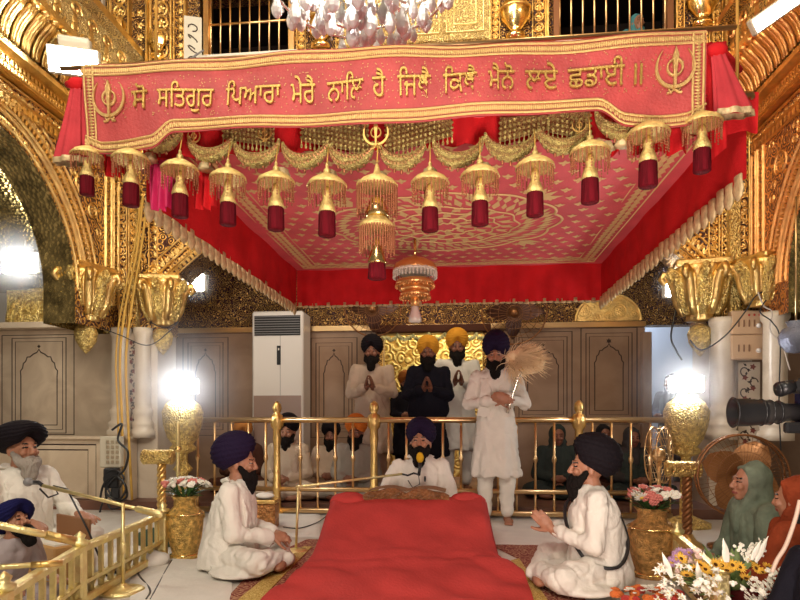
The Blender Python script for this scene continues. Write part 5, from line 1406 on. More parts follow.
    if cover:       # shawl drawn over the head and shoulders
        mb = MB(); mb.M = H; mb.ell((0, .040, .035), (.104, .100, .125)); mb.ell((0, .075, -.06), (.105, .075, .12)); mb.cap((-.07, .0, -.06), .035, (-.04, -.04, -.15), .03); mb.cap((.07, .0, -.06), .035, (.04, -.04, -.15), .03); mb.cap((-.055, -.035, .10), .022, (.055, -.035, .10), .022); mb.M = None
        mb.ell(B(0, .035, zs-.03), (.215, .135, .10)); mb.ell(B(0, .04, zs-.18), (.225, .15, .20)); mb.ell(B(0, .06, zs-.36), (.22, .16, .2))
        for i, sx in enumerate((-1, 1)): mb.cap(sh[i], .085, el[i], .085); mb.cap(el[i], .08, (el[i]+wr[i])/2, .055)
        mb.cap(B(0, -.08, zn-.05), .06, B(0, -.10, zs-.12), .06)
        remesh(mb, vox*1.4, 'shawl', cover, g, 2, smooth_noise(.014, 9, 5, sd))
    return g

def at(px, py, t, z): p = PT(px, py, t); return (p.x, p.y, z)
FZ = .10
# front row
person('seated man in white with navy turban facing right, left of the throne', at(228, 570, 4.02, .012), PI/2+.12, 'seat', .97, tm=NAVY, tk='back', arms='lap', scarf=WHITE, lean=.12, vox=.0085, headrot=(0, -.05), belt=False)
person('seated man in white with black turban and folded hands facing left', at(600, 588, 3.62, .012), -PI/2-.05, 'seat', .97, tm=BLACKT, tk='back', arms='pray', lean=.10, vox=.0085, belt=True, headrot=(0, .05))
person('reader in navy turban seated behind the throne, speaking at a yellow microphone', at(421, 500, 5.42, .0), .0, 'seat', 1.10, tm=NAVY, tk='round', arms='read', scarf=WHITE, headrot=(-.05, .25), vox=.009, lean=.10)
person('standing man in long white kurta and dark turban holding the whisk', at(496, 524, 5.78, .0), -.12, 'stand', 1.045, tm=NAVY, tk='tall', arms='whisk', scarf=WHITE, vox=.009)
# standing worshippers behind the rail
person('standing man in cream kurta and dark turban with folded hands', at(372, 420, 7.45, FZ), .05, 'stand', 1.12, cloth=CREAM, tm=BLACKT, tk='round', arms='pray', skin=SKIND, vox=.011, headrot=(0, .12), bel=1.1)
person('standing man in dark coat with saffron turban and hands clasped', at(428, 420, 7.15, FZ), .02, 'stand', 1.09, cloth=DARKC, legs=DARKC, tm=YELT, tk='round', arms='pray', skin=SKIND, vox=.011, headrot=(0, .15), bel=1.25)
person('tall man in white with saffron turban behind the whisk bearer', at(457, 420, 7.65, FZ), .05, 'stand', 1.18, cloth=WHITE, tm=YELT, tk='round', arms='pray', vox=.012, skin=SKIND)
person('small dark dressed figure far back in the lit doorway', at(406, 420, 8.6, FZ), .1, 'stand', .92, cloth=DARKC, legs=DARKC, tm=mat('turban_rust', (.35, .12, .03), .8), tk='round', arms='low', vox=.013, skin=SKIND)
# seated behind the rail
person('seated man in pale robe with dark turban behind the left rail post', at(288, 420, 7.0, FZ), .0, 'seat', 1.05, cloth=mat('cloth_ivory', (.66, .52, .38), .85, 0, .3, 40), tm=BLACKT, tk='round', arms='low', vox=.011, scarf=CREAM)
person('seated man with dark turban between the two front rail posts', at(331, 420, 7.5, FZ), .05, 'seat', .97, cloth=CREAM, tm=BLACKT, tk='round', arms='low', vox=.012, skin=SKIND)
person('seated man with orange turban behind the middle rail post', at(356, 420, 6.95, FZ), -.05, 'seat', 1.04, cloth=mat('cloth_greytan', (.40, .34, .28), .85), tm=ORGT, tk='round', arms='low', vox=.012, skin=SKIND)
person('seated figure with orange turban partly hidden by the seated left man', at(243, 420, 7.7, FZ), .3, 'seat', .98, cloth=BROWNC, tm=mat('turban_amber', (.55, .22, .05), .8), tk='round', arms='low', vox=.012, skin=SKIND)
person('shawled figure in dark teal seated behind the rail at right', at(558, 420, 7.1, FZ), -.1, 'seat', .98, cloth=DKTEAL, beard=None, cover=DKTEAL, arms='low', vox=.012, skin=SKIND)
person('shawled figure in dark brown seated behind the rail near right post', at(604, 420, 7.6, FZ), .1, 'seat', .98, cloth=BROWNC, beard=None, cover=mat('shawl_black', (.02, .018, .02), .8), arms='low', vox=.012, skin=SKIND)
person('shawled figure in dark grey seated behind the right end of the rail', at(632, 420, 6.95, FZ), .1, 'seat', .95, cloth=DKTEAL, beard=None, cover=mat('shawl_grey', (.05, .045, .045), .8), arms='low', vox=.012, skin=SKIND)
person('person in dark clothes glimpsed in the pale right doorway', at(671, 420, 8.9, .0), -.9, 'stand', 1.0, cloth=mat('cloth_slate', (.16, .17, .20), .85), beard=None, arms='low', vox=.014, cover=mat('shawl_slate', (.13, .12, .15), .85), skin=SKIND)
# musicians at lower left
person('older seated man in white with flat black turban and grey beard', at(18, 560, 4.3, .0), PI/2-.35, 'seat', 1.10, tm=BLACKT, tk='flat', beard=HAIRG, arms='reach', scarf=WHITE, vox=.0095, headrot=(0, .08), lean=.05)
person('bowed man in blue turban at the lower left edge', at(-8, 560, 3.1, .0), PI/2-.3, 'seat', .66, tm=BLUET, tk='flat', beard=HAIR, arms='reach', vox=.0095, lean=.45, headrot=(0, .5), cloth=mat('cloth_mauve', (.50, .42, .42), .85))
# seated women at lower right
person('seated woman in green head shawl facing left', at(764, 590, 3.45, .0), -PI/2+.05, 'seat', .88, cloth=GREENC, legs=mat('cloth_sage', (.50, .48, .36), .85), beard=None, cover=GREENC, arms='lap', vox=.010, lean=.14, headrot=(0, .1))
person('seated figure wrapped in rust orange shawl at right edge', at(797, 600, 2.95, .0), -PI/2-.8, 'seat', .84, cloth=ORGC, legs=mat('cloth_maroon', (.12, .015, .015), .85), beard=None, cover=ORGC, arms='lap', vox=.011)
person('dark clothed figure cut off by the right edge', at(838, 610, 2.3, .0), -PI/2+.4, 'seat', .80, cloth=DARKC, legs=mat('cloth_maroon2', (.16, .015, .015), .85), beard=None, cover=DARKC, arms='lap', vox=.012)
# watcher at the gallery window
p = P(637, 38, D1+.55); person('person in teal head scarf looking out of the right gallery window', (p.x, p.y, p.z-.42), 0.3, 'seat', .80, cloth=DARKC, beard=None, cover=mat('scarf_teal', (.10, .30, .32), .8), arms='low', vox=.012)
# ================================================================== EQUIPMENT AND SMALL THINGS
# tower air conditioner
YA = 7.65; x0, x1 = XP(252, YA), XP(303, YA); zt_ = ZP(278, 311, YA); g = thing('air_conditioner', 'tall white floor standing air conditioner behind the rail', 'air conditioner', ((x0+x1)/2, YA+.2, FZ)); w = x1-x0; Hh = zt_-FZ
mb = MB(); mb.box((0, 0, Hh/2+.02), (w, .40, Hh-.04), bev=.02); mb.build('cabinet', ACW, g)
mb = MB(); mb.box((0, 0, .02), (w+.02, .42, .05), bev=.01); mb.build('plinth', GREYP, g)
mb = MB(); mb.box((0, -.205, Hh-.19), (w-.07, .012, .26)); mb.build('outlet', BLACKP, g)
for k in range(8):
    mb = MB(); mb.box((0, -.215, Hh-.30+k*.032), (w-.08, .02, .008)); mb.build('louvre', GREYP, g)
mb = MB(); mb.box((.02, -.205, Hh-.58), (.05, .012, .25), bev=.004); mb.build('display', BLACKP, g)
mb = MB(); mb.box((.02, -.213, Hh-.50), (.016, .004, .03)); mb.build('indicator', ACW, g)
mb = MB(); mb.box((0, -.203, .68), (w-.05, .008, 1.08), bev=.004); mb.build('intake_panel', mat('ac_lower', (.36, .24, .19), .35), g)
mb = MB(); mb.box((.04, -.206, Hh-.98), (.004, .004, 1.5)); mb.build('seam', GREYP, g)

# dark round wall fans high behind the canopy
def wallfan(px, py, Y, R, lab):
    p = P(px, py, Y); g = thing('wall_fan', lab, 'fan', p, 0, 'dark wall fans'); g.rotation_euler.x = .35
    mb = MB()
    for r in (1, .75, .5, .25): mb.tube([(R*r*math.cos(k*PI/20), -.09+.05*r*r, R*r*math.sin(k*PI/20)) for k in range(41)], .010 if r == 1 else .004, 6)
    for k in range(30): a = k*2*PI/30; mb.tube([(R*.1*math.cos(a), -.09, R*.1*math.sin(a)), (R*math.cos(a), -.04, R*math.sin(a))], .003, 4)
    mb.build('cage', BRONZE, g)
    for k in range(4):
        a = k*PI/2; mb = MB(); T = Matrix.Rotation(a, 3, 'Y')
        mb.rings([[T@V((R*(.12+.76*t), .02+w*.025, R*w*.26*math.sin(PI*min(1, .25+.7*t)))) for w in (-1, -.5, 0, .5, 1)] for t in [q/6 for q in range(7)]], False, False); mb.build('blade', mat('fan_brown', (.10, .04, .025), .4, .3), g)
    mb = MB(); mb.lathe([(.0, -.11), (.04, -.10), (.06, -.06), (.06, .08), (.03, .12), (0, .12)], (0, 0, 0), 18, R=Matrix.Rotation(-PI/2, 3, 'X')); mb.tube([(0, .1, 0), (0, .32, .05)], .02); mb.build('motor', BRONZE, g)
wallfan(373, 308, 7.6, .36, 'dark round wall fan above the cream kurta man')
wallfan(514, 312, 7.6, .40, 'dark round wall fan above the whisk bearer')

# large pedestal fan at right
p = P(741, 476, 4.75); g = thing('pedestal_fan', 'large bronze pedestal fan behind the woman in green', 'fan', (p.x, p.y, 0), -.15); R = .31; zc = p.z
FT = Matrix.Translation((0, 0, zc))
mb = MB(); mb.M = FT
for r in (1, .8, .6, .4, .2): mb.tube([(R*r*math.cos(k*PI/24), -.10+.05*r*r, R*r*math.sin(k*PI/24)) for k in range(49)], .009 if r == 1 else .0025, 6)
mb.tube([(R*math.cos(k*PI/24), .05, R*math.sin(k*PI/24)) for k in range(49)], .008, 6)
for k in range(56):
    a = k*2*PI/56; mb.tube([(R*.1*math.cos(a), -.10, R*.1*math.sin(a)), (R*.7*math.cos(a), -.08, R*.7*math.sin(a)), (R*math.cos(a), -.04, R*math.sin(a)), (R*math.cos(a), .05, R*math.sin(a))], .0018, 4)
mb.build('cage', BRONZE, g)
for k in range(4):
    a = k*PI/2+.5; mb = MB(); mb.M = FT; T = Matrix.Rotation(a, 3, 'Y')
    mb.rings([[T@V((R*(.12+.78*t), -.01+w*.03, R*w*.42*math.sin(PI*min(1, .25+.65*t)))) for w in (-1, -.5, 0, .5, 1)] for t in [q/6 for q in range(7)]], False, False); mb.build('blade', mat('fan_copper', (.42, .19, .07), .35, .5), g)
mb = MB(); mb.M = FT; mb.lathe([(.0, -.12), (.05, -.11), (.07, -.06), (.085, .06), (.08, .2), (.05, .24), (0, .24)], (0, 0, 0), 20, R=Matrix.Rotation(-PI/2, 3, 'X')); mb.build('motor', BRONZE, g)
mb = MB(); mb.tube([(0, .14, zc-.06), (0, .14, .04)], .022, 10); mb.build('pole', BRONZE, g)
mb = MB(); mb.lathe([(0, 0), (.20, 0), (.20, .02), (.06, .05), (.03, .08), (0, .08)], (0, .14, 0), 24); mb.build('base', BRONZE, g)
# side-on brass desk fan cage at right
p = P(659, 455, 5.6); g = thing('upright_fan', 'brass caged fan seen edge on beside the right lamp stand', 'fan', (p.x, p.y, 0), .9); zc = p.z
mb = MB(); R = .25
for q in (-.05, .05): mb.tube([(R*math.cos(k*PI/20)*.8, q, zc+R*math.sin(k*PI/20)) for k in range(41)], .006, 6)
for k in range(20):
    a = k*PI/10; mb.tube([(0, -.09, zc), (R*.8*math.cos(a), -.05, zc+R*math.sin(a)), (R*.8*math.cos(a), .05, zc+R*math.sin(a)), (0, .09, zc)], .003, 4)
mb.build('cage', BRASS, g)
mb = MB(); mb.lathe([(.0, -.06), (.05, -.05), (.06, .0), (.05, .05), (0, .06)], (0, 0, zc), 14); mb.tube([(0, 0, zc), (0, 0, .04)], .018); mb.lathe([(0, 0), (.14, 0), (.14, .02), (.03, .05), (0, .05)], (0, 0, 0), 20); mb.build('stand', BRASS, g)

# gilt drums on twisted posts, left and right
def drum(px, py, Y, lab, rz, L=.26, R=.062):
    p = P(px, py, Y); g = thing('gilt_drum_stand', lab, 'stand', (p.x, Y, 0), rz, 'gilt drums on twisted posts')
    mb = MB(); mb.lathe([(0, -L/2), (R*.9, -L/2), (R*1.06, -L/2+.012), (R, -L/2+.03), (R, L/2-.03), (R*1.06, L/2-.012), (R*.9, L/2), (0, L/2)], (0, 0, p.z), 28, R=Matrix.Rotation(PI/2, 3, 'Y')); mb.build('drum', GOLDE, g)
    mb = MB(); n = 40; z1 = p.z-R
    for q in range(3): mb.tube([(.022*math.cos(k*.55+q*2.09)+.03, .022*math.sin(k*.55+q*2.09), .1+(z1-.1)*k/n) for k in range(n+1)], .018, 6)
    mb.build('twisted_post', GOLD if px < 400 else BRONZE, g)
    mb = MB(); mb.lathe([(0, 0), (.12, 0), (.12, .03), (.07, .06), (.04, .11), (0, .11)], (.03, 0, 0), 20); mb.build('foot', GOLD, g)
drum(158, 457, 4.85, 'gilt drum on a twisted post above the left vase', .05)
drum(683, 469, 4.9, 'gilt drum on a dark post left of the pedestal fan', -.1)
# brass urn lamps with pale glass near the left lamp
g = thing('pointed_staff', 'slim gilt staff with pointed tip standing behind the left vase', 'staff', (XP(178, 5.3), 5.3, 0)); mb = MB(); mb.lathe([(0, 0), (.07, 0), (.07, .02), (.02, .05), (.016, .8), (.022, .84), (.016, .88), (.022, .93), (.0, 1.0)], (0, 0, 0), 12); mb.build('shaft', GOLDL, g)
mb = MB(); mb.lathe([(.012, .70), (.03, .72), (.03, .74), (.012, .76)], (0, 0, 0), 12); mb.build('collar', GOLDP, g)

# small gilt box behind the left man
p = G(262, 531); g = thing('gilt_box', 'small carved gilt box on the floor behind the seated left man', 'box', (p.x, p.y+.1, .0), .1)
mb = MB(); mb.box((0, 0, .12), (.21, .20, .24), bev=.012); mb.build('body', mat('carved_copper', (.55, .26, .09), .4, .6, .9, 50, .3, 20, btype='voronoi'), g)
mb = MB(); mb.box((0, 0, .26), (.23, .22, .035), bev=.01); mb.build('lid', GOLD, g)
p2 = P(262, 492, p.y+.1); g = thing('white_cloth', 'folded white cloth on top of the small gilt box', 'cloth', (p.x, p.y+.1, .285)); mb = MB(); mb.ell((0, 0, .02), (.09, .08, .03)); remesh(mb, .012, 'folds', SHEET, g, 1, lambda c: .01*noise.noise(c*18))

# whisk
hp = PT(510, 404, 5.50); tip = PT(521, 368, 5.46); g = thing('whisk', 'fluffy pale hair whisk with silver handle in the standing man\'s hands', 'whisk', hp)
d = tip-hp; mb = MB(); mb.tube([d*-.25, d*.0, d*.35, d*.6, d*.9, d], [.016, .012, .014, .020, .026, .02], 12); mb.build('handle', SILVER, g)
mb = MB(); mb.lathe([(.015, -.04), (.035, -.02), (.04, .01), (.03, .035), (.02, .05)], d, 16, 8, .05); mb.build('ferrule', GOLDP, g)
random.seed(17); mb = MB(); mb.smooth = True
mb.ell(d+V((.0, 0, .10)), (.12, .08, .08)); mb.ell(d+V((.10, 0, .03)), (.11, .07, .10)); mb.ell(d+V((-.07, 0, .08)), (.06, .06, .06))
remesh(mb, .011, 'tuft_core', CHAUR, g, 2, lambda c: .022*noise.noise(c*14)+.012*noise.noise(c*40)); mb = MB()
for k in range(900):
    el = random.gauss(0, .42); sp = random.gauss(0, .38); L = random.uniform(.17, .30)
    a0 = random.uniform(-2.4, .25)
    base = V((math.cos(.55+el*.9), sp, math.sin(.55+el*.9)))
    pts = [d+V((0, 0, .02))]; q = pts[0]; v = (V((random.uniform(-1.3, .3), sp*.4, .6))+V((random.gauss(0, .35), random.gauss(0, .25), random.gauss(0, .25)))).normalized(); tgt = V((.95+random.gauss(0, .15), sp*.6, -.25+el*.9))
    for i in range(6): v = (v*.72+tgt*.34).normalized(); q = q+v*L/6; pts.append(q)
    mb.tube(pts, [.005, .005, .0045, .004, .003, .002, .0008], 3, False)
mb.build('tuft', CHAUR, g)
o = g.children[-1]; o['kind'] = 'stuff'

# microphone with yellow foam for the reader
g = thing('microphone', 'yellow foam microphone in front of the reader\'s mouth', 'microphone', PT(420, 460, 5.05)); mb = MB(); mb.ell((0, 0, .02), (.032, .032, .046)); mb.build('foam', YFOAM, g)
mb = MB(); mb.tube([(0, 0, -.02), (0, -.01, -.07), (-.01, -.02, -.13)], .013, 10); mb.build('body', BLACKP, g)
a = PT(296, 487, 4.55)-PT(420, 460, 5.05); b = PT(402, 474, 5.0)-PT(420, 460, 5.05)
mb = MB(); mb.tube([a, b], .010, 8); mb.build('boom', GOLDL, g)
mb = MB(); mb.tube([b, b+V((.05, -.02, -.01)), b+V((.10, -.02, .01)), V((-.01, -.02, -.12))], .008, 8); mb.tube([V((-.01, -.02, -.13)), V((.0, -.03, -.2)), V((-.06, -.03, -.23)), V((-.10, -.02, -.17))], .004, 6); mb.build('gooseneck', BLACKP, g)
fl_ = G(300, 521)-PT(420, 460, 5.05)
mb = MB(); mb.tube([a*.98+b*.02, (a.x, a.y, -PT(420, 460, 5.05).z+.02)], .010, 8); mb.lathe([(0, 0), (.09, 0), (.09, .015), (.02, .03), (0, .03)], (a.x, a.y, -PT(420, 460, 5.05).z), 20); mb.build('stand', GOLDL, g)
# lapel microphone clip
g = thing('lapel_microphone', 'tiny black microphone clipped on the reader\'s chest', 'microphone', PT(425, 479, 4.98)); mb = MB(); mb.ell((0, 0, 0), (.009, .009, .026)); mb.build('capsule', BLACKP, g)

# musicians' microphone stand and booms at lower left
base = G(123, 592); t_ = 3.49; O = V((base.x, base.y, 0)); g = thing('microphone_stand', 'gold microphone stand with long boom on a round base at lower left', 'microphone stand', O)
mb = MB(); mb.lathe([(0, 0), (.13, 0), (.13, .012), (.10, .022), (.03, .035), (.02, .05), (0, .05)], (0, 0, 0), 32); mb.build('base', GOLDL, g)
top = PT(123, 503, t_)-O; mb = MB(); mb.tube([(0, 0, .03), (0, 0, top.z)], .010, 10); mb.lathe([(.010, .22), (.016, .23), (.016, .28), (.010, .29)], (0, 0, 0), 12); mb.build('pole', GOLDL, g)
a = PT(28, 482, 3.75)-O; b = PT(163, 515, 3.42)-O; mb = MB(); mb.tube([a+(b-a)*.12, b], .011, 10); mb.build('boom', GOLDL, g)
mb = MB(); mb.lathe([(.011, -.10), (.02, -.08), (.022, .08), (.012, .1)], b-(b-a).normalized()*.10, 12, R=(b-a).to_track_quat('Z', 'Y').to_matrix()); mb.build('counterweight', GOLDL, g)
mb = MB(); q = a+(b-a)*.12; mb.tube([q, q+V((-.03, 0, .02)), a+V((.04, 0, .0))], .012, 8); mb.tube([q+V((-.02, 0, -.02)), q+V((.05, -.02, -.07)), q+V((.10, 0, -.05)), q+V((.07, 0, .0)), q+V((.16, 0, -.02)), q+V((.30, .0, -.28)), q+V((.42, 0, -.55))], .006, 7); mb.build('cable', BLACKP, g)
mb = MB(); mb.tube([a+V((.08, 0, -.005)), a], [.012, .018], 10); mb.ell(a, (.028, .028, .028)); mb.build('microphone_head', GREYP, g)
for (p0, p1, r, lab, t0_, t1_) in (((-30, 519), (75, 541), .016, 'thick pale gold boom reaching in from the left edge above the railing', 2.55, 2.72), ((-30, 569), (62, 563), .012, 'lower gold boom reaching in from the left edge along the railing', 2.55, 2.7)):
    a, b = PT(*p0, t0_), PT(*p1, t1_); g = thing('microphone_boom', lab, 'microphone stand', a); mb = MB(); mb.tube([(0, 0, 0), b-a], r, 10); mb.build('tube', GOLDL, g)
    mb = MB(); mb.tube([b-a-(b-a).normalized()*.12, (b-a)*1.01], r*1.25, 10); mb.build('sleeve', GOLD, g)
    mb = MB(); mb.tube([(0, 0, 0), (0, 0, -a.z+.02)], .014, 8); mb.lathe([(0, 0), (.12, 0), (.12, .02), (0, .03)], (0, 0, -a.z), 20); mb.build('pole', GOLDL, g)
# harmonium before the older man
p = G(78, 560, .0); p = PT(70, 530, 3.72); g = thing('harmonium', 'yellowish wooden harmonium in front of the older musician', 'harmonium', (p.x-.12, p.y+.05, .0), -.5)
mb = MB(); mb.box((0, 0, .12), (.42, .24, .24), bev=.01); mb.build('case', mat('harmonium_wood', (.55, .30, .10), .4, 0, .1, 20), g)
mb = MB(); mb.box((0, -.06, .245), (.38, .09, .012)); mb.build('keyboard', PETW, g)
mb = MB(); mb.box((0, .10, .30), (.40, .02, .16), bev=.005); mb.build('bellows', mat('bellows', (.30, .14, .06), .6), g)
mb = MB(); p = PT(88, 520, 3.95); g = thing('white_cloth', 'rumpled white cloth behind the low railing at left', 'cloth', (p.x-.1, p.y, 0)); mb.ell((0, 0, .06), (.34, .22, .10)); mb.ell((.3, .2, .04), (.25, .2, .08)); remesh(mb, .02, 'folds', SHEET, g, 2, lambda c: .03*noise.noise(c*7))
p = G(120, 560); g = thing('green_bundle', 'dark green cloth bundle behind the low railing', 'cloth', (p.x+.02, p.y+.5, 0)); mb = MB(); mb.ell((0, 0, .05), (.18, .12, .09)); remesh(mb, .016, 'folds', mat('cloth_dkgreen', (.05, .09, .06), .8), g, 2, lambda c: .02*noise.noise(c*9))

# cables on the floor
def cable(pts, r, m, lab, nm='cable'):
    pts = [V(p) for p in pts]; q = []
    for i in range(len(pts)-1):
        a, b, c, d = pts[max(0, i-1)], pts[i], pts[i+1], pts[min(len(pts)-1, i+2)]
        for k in range(8):
            t = k/8; q.append(.5*((2*b)+(-a+c)*t+(2*a-5*b+4*c-d)*t*t+(-a+3*b-3*c+d)*t*t*t))
    q.append(pts[-1]); mb = MB(); mb.tube(q, r, 7); o = mb.build(nm, m); return tag(o, lab, 'cable')
cable([G(x, y, .012) for x, y in ((104, 585), (112, 572), (106, 562), (120, 575), (132, 566), (140, 577), (150, 590), (146, 600))], .007, BLACKP, 'tangled black cable on the floor by the gold stand base')
cable([G(x, y, .02) for x, y in ((283, 527), (300, 528), (318, 522), (330, 514), (345, 512))], .005, BLACKP, 'thin black cable across the white sheet left of the throne')
cable([G(x, y, .012) for x, y in ((150, 600), (158, 585), (166, 570), (172, 560))], .005, BLACKP, 'thin black cable beside the left vase foot')
# yellow cords hanging down the left pier
for k, (px, dx) in enumerate(((139, 0), (143, 2), (136, -1))):
    pts = [P(px+4, 196+k*5, 6.33), P(px-2, 250, 6.36), P(px-14+dx, 310, 6.36), P(px-19+dx, 360, 6.34), P(px-17+dx, 420, 6.32), P(px-15+dx*2, 500, 6.30)]
    cable(pts, .014 if k < 2 else .010, CORDY, ['yellow cord hanging down the left pier, the middle strand', 'yellow cord hanging down the left pier, the right strand', 'thinner yellow cord hanging down the left pier, the left strand'][k], 'cord')
cable([P(x, y, 6.28) for x, y in ((150, 322), (165, 328), (178, 322), (150, 345), (120, 335), (95, 325), (88, 318))], .006, BLACKP, 'thin dark wire strung between the two left capitals', 'wire')
# switchboard with wiring at left
p = P(108, 452, 6.2); g = thing('switchboard', 'cream switch panel with a grid of sockets on the left pier', 'switchboard', (p.x, p.y, p.z-.16)); mb = MB(); mb.box((.02, .04, .16), (.24, .08, .34), bev=.01); mb.build('panel', BOXW, g)
for i in range(3):
    for j in range(5): mb = MB(); mb.box((.0+i*.055, -.006, .05+j*.055), (.034, .014, .036), bev=.004); mb.build('socket', mat('socket_tan', (.38, .30, .20), .5), g)
cable([P(x, y, 6.12) for x, y in ((112, 430), (122, 424), (118, 440), (128, 452), (124, 470), (112, 480), (106, 492), (118, 500), (126, 488), (116, 476), (104, 484), (100, 500))], .012, BLACKP, 'bundle of black cables and adaptors below the switch panel')
cable([P(x, y, 6.14) for x, y in ((98, 520), (104, 500), (116, 492), (124, 478), (114, 470), (104, 478), (112, 496), (122, 505), (110, 508), (106, 488), (120, 478), (127, 496), (114, 504))], .011, BLACKP, 'second loop of black cable below the switch panel')
# electrical boxes at right
p = P(749, 336, 6.38)
for k, (z, h, lab, n) in enumerate(((p.z+.14, .24, 'upper tan switch box on the right pier', 4), (p.z-.11, .25, 'lower tan switch box on the right pier', 3))):
    g = thing('switch_box', lab, 'switch box', (p.x, p.y, z-h/2), 0, 'tan switch boxes on the right pier'); mb = MB(); mb.box((0, .05, h/2), (.33, .10, h), bev=.01); mb.build('case', BOXM, g)
    for q in range(n): mb = MB(); mb.box((-.10+q*.05, -.006, h*.45), (.012, .012, .07), bev=.003); mb.build('slot', mat('slot_brown', (.2, .1, .05), .5), g)
    mb = MB(); mb.lathe([(0, 0), (.025, 0), (.022, .02), (0, .022)], (.09, 0, h*.35), 14, R=Matrix.Rotation(PI/2, 3, 'X')); mb.build('knob', ACW, g)
    if k == 0:
        for q in range(3): mb = MB(); mb.ell((-.0+.05*q, -.004, h*.8), (.012, .006, .012), None, 8, 5); mb.build('indicator_light', mat('indicator_red', (.5, .05, .03), .4), g)
cable([P(x, y, 6.15) for x, y in ((690, 340), (702, 350), (725, 336), (745, 312), (754, 298), (762, 292))], .007, BLACKP, 'dark wire sagging across the right capital', 'wire')
cable([P(x, y, 6.05) for x, y in ((758, 292), (764, 306), (772, 312), (770, 330), (782, 345), (790, 370))], .007, mat('wire_pale', (.6, .5, .42), .5), 'pale looped wires right of the switch boxes', 'wire')
cable([P(x, y, 6.0) for x, y in ((766, 300), (760, 312), (772, 322), (780, 340), (779, 400), (781, 455))], .006, BLACKP, 'thin black wire hanging right of the switch boxes', 'wire')
cable([P(x, y, 7.0) for x, y in ((673, 292), (676, 308), (671, 336), (676, 350), (682, 360))], .010, BLACKP, 'black wire curling in the right doorway', 'wire')
cable([P(x, y, 6.4) for x, y in ((178, 76), (184, 66), (192, 58), (204, 50))], .010, GREYP, 'grey conduit curving up beside the left gallery window', 'wire')
# glass lamp bowl at right edge
p = P(796, 338, 5.4); g = thing('hanging_lamp', 'blue grey glass lamp bowl hanging at the right edge', 'lamp', p); mb = MB(); mb.lathe([(.02, -.13), (.07, -.12), (.12, -.05), (.13, .02), (.10, .08), (.06, .10), (.08, .14)], (0, 0, 0), 24, 12, .03); mb.build('bowl', mat('smoked_glass', (.20, .22, .30), .15, .4, .6, 60), g)
mb = MB(); mb.tube([(0, 0, .12), (0, 0, 1.2)], .008); mb.build('chain', BRASS, g)

# broadcast camera
t_ = 2.75; O = PT(800, 408, t_); g = thing('video_camera', 'large black broadcast video camera at the right edge', 'camera', O, 0); Rl = Matrix.Rotation(-PI/2, 3, 'Y')
def lz(prof, c, n=28): 
    mb = MB(); mb.lathe(prof, c, n, R=Matrix.Rotation(-PI/2, 3, 'Y')); return mb
k = t_/F
mb = lz([(0, .0), (.070*1, 0), (.072, .06), (.066, .11), (.0, .11)], (-.105-.0, 0, -.02)); 
mb = lz([(.052, 28*k), (.058, 34*k), (.062, 48*k), (.064, 50*k), (.064, 62*k), (.070, 63*k), (.072, 64*k), (.058, 64*k), (.05, 55*k)], (0, 0, -.02)); mb.build('lens_hood', BLACKP, g)
mb = lz([(0, 2*k), (.040, 2*k), (.042, 15*k), (.050, 18*k), (.050, 26*k), (.058, 28*k), (.058, 42*k), (0, 42*k)], (0, 0, -.02)); mb.build('lens_barrel', mat('lens_black', (.03, .028, .028), .3), g)
for q in range(3): mb = lz([(.052+.004*q, (20+q*8)*k), (.056+.004*q, (21+q*8)*k), (.052+.004*q, (22+q*8)*k)], (0, 0, -.02)); mb.build('focus_ring', BLACKP, g)
mb = MB(); mb.box((.13, 0, .0), (.26, .13, .20), bev=.02); mb.build('body', DKBLUE, g)
mb = MB(); mb.box((.02, -.02, .10), (.12, .08, .07), bev=.015); mb.tube([(-.04, -.02, .10), (-.10, -.02, .085)], [.030, .036], 14); mb.tube([(-.10, -.02, .085), (-.112, -.02, .083)], [.036, .030], 14); mb.build('viewfinder', BLACKP, g)
mb = MB(); mb.tube([(.04, 0, .11), (.06, 0, .17), (.22, 0, .17), (.25, 0, .1)], .014, 8); mb.build('handle', BLACKP, g)
mb = MB(); mb.box((-.04, -.045, -.09), (.10, .04, .05), bev=.012); mb.build('grip', BLACKP, g)
mb = MB(); mb.box((.03, -.068, .085), (.07, .006, .03), .0); mb.build('plate', mat('plate_tan', (.45, .38, .25), .5), g)
mb = MB(); mb.lathe([(.03, -.10), (.05, -.13), (.04, -.17)], (.13, 0, 0), 14)
mb.build('tripod_head', BLACKP, g)
for q in range(3):
    a = q*2.09+.2; mb = MB(); mb.tube([(.13, 0, -.16), (.13+.32*math.cos(a), .32*math.sin(a), -O.z+.01)], [.02, .014], 8); mb.build('tripod_leg', BLACKP, g)
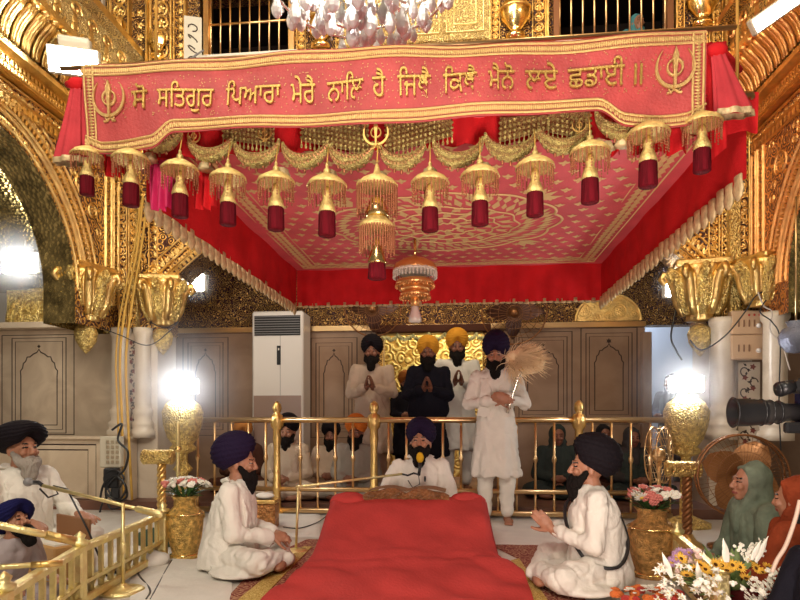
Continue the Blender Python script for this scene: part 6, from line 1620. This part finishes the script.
# black strap and pale folded chair arm at far right
cable([PT(x, y, 2.35) for x, y in ((800, 500), (795, 520), (786, 545), (777, 560), (772, 572))], .008, mat('strap_pale', (.62, .45, .35), .6), 'pale strap running down the dark figure at the right edge', 'strap')
g = thing('power_adaptor', 'black adaptor brick hanging among cables under the switch panel', 'adaptor', P(112, 478, 6.18)); mb = MB(); mb.box((0, 0, 0), (.16, .08, .22), .2, .015); mb.build('case', BLACKP, g)
mb = MB(); mb.box((.06, -.03, -.16), (.09, .06, .12), .3, .012); mb.build('plug', BLACKP, g)

# added haze volumes that imitate glare around the lamps
def halo(px, py, Y, r, dens, nm):
    m = bpy.data.materials.new(nm); m.use_nodes = True; nt = m.node_tree; nt.nodes.remove(nt.nodes['Principled BSDF']); out = nt.nodes['Material Output']
    vs = nt.nodes.new('ShaderNodeVolumeScatter'); vs.inputs['Color'].default_value = (.93, .95, 1, 1); vs.inputs['Anisotropy'].default_value = .2
    tc = nt.nodes.new('ShaderNodeTexCoord'); gr = nt.nodes.new('ShaderNodeTexGradient'); gr.gradient_type = 'QUADRATIC_SPHERE'; mp = nt.nodes.new('ShaderNodeMapping')
    mp.inputs['Scale'].default_value = (1/r,)*3; ml = nt.nodes.new('ShaderNodeMath'); ml.operation = 'MULTIPLY'; ml.inputs[1].default_value = dens
    L = nt.links.new; L(tc.outputs['Object'], mp.inputs[0]); L(mp.outputs[0], gr.inputs[0]); L(gr.outputs['Fac'], ml.inputs[0]); L(ml.outputs[0], vs.inputs['Density']); L(vs.outputs[0], out.inputs['Volume'])
    mb = MB(); mb.ell((0, 0, 0), (r, r, r), None, 24, 16); o = mb.build('halo', m, None, P(px, py, Y)); tag(o, nm, 'halo', None, 'stuff')
halo(183, 386, 5.75, .85, .8, 'added pale haze around the glaring lamp behind the left vase')
halo(686, 384, 5.75, .70, .55, 'added pale haze around the glaring lamp behind the right vase')

halo(20, 263, 6.35, .60, 1.3, 'added pale haze around the glaring lamp under the left gold vault')
halo(197, 283, 7.2, .32, 1.3, 'small added haze around the lamp behind the left capital')
halo(673, 285, 6.85, .28, 1.3, 'small added haze around the lamp beside the right capital')
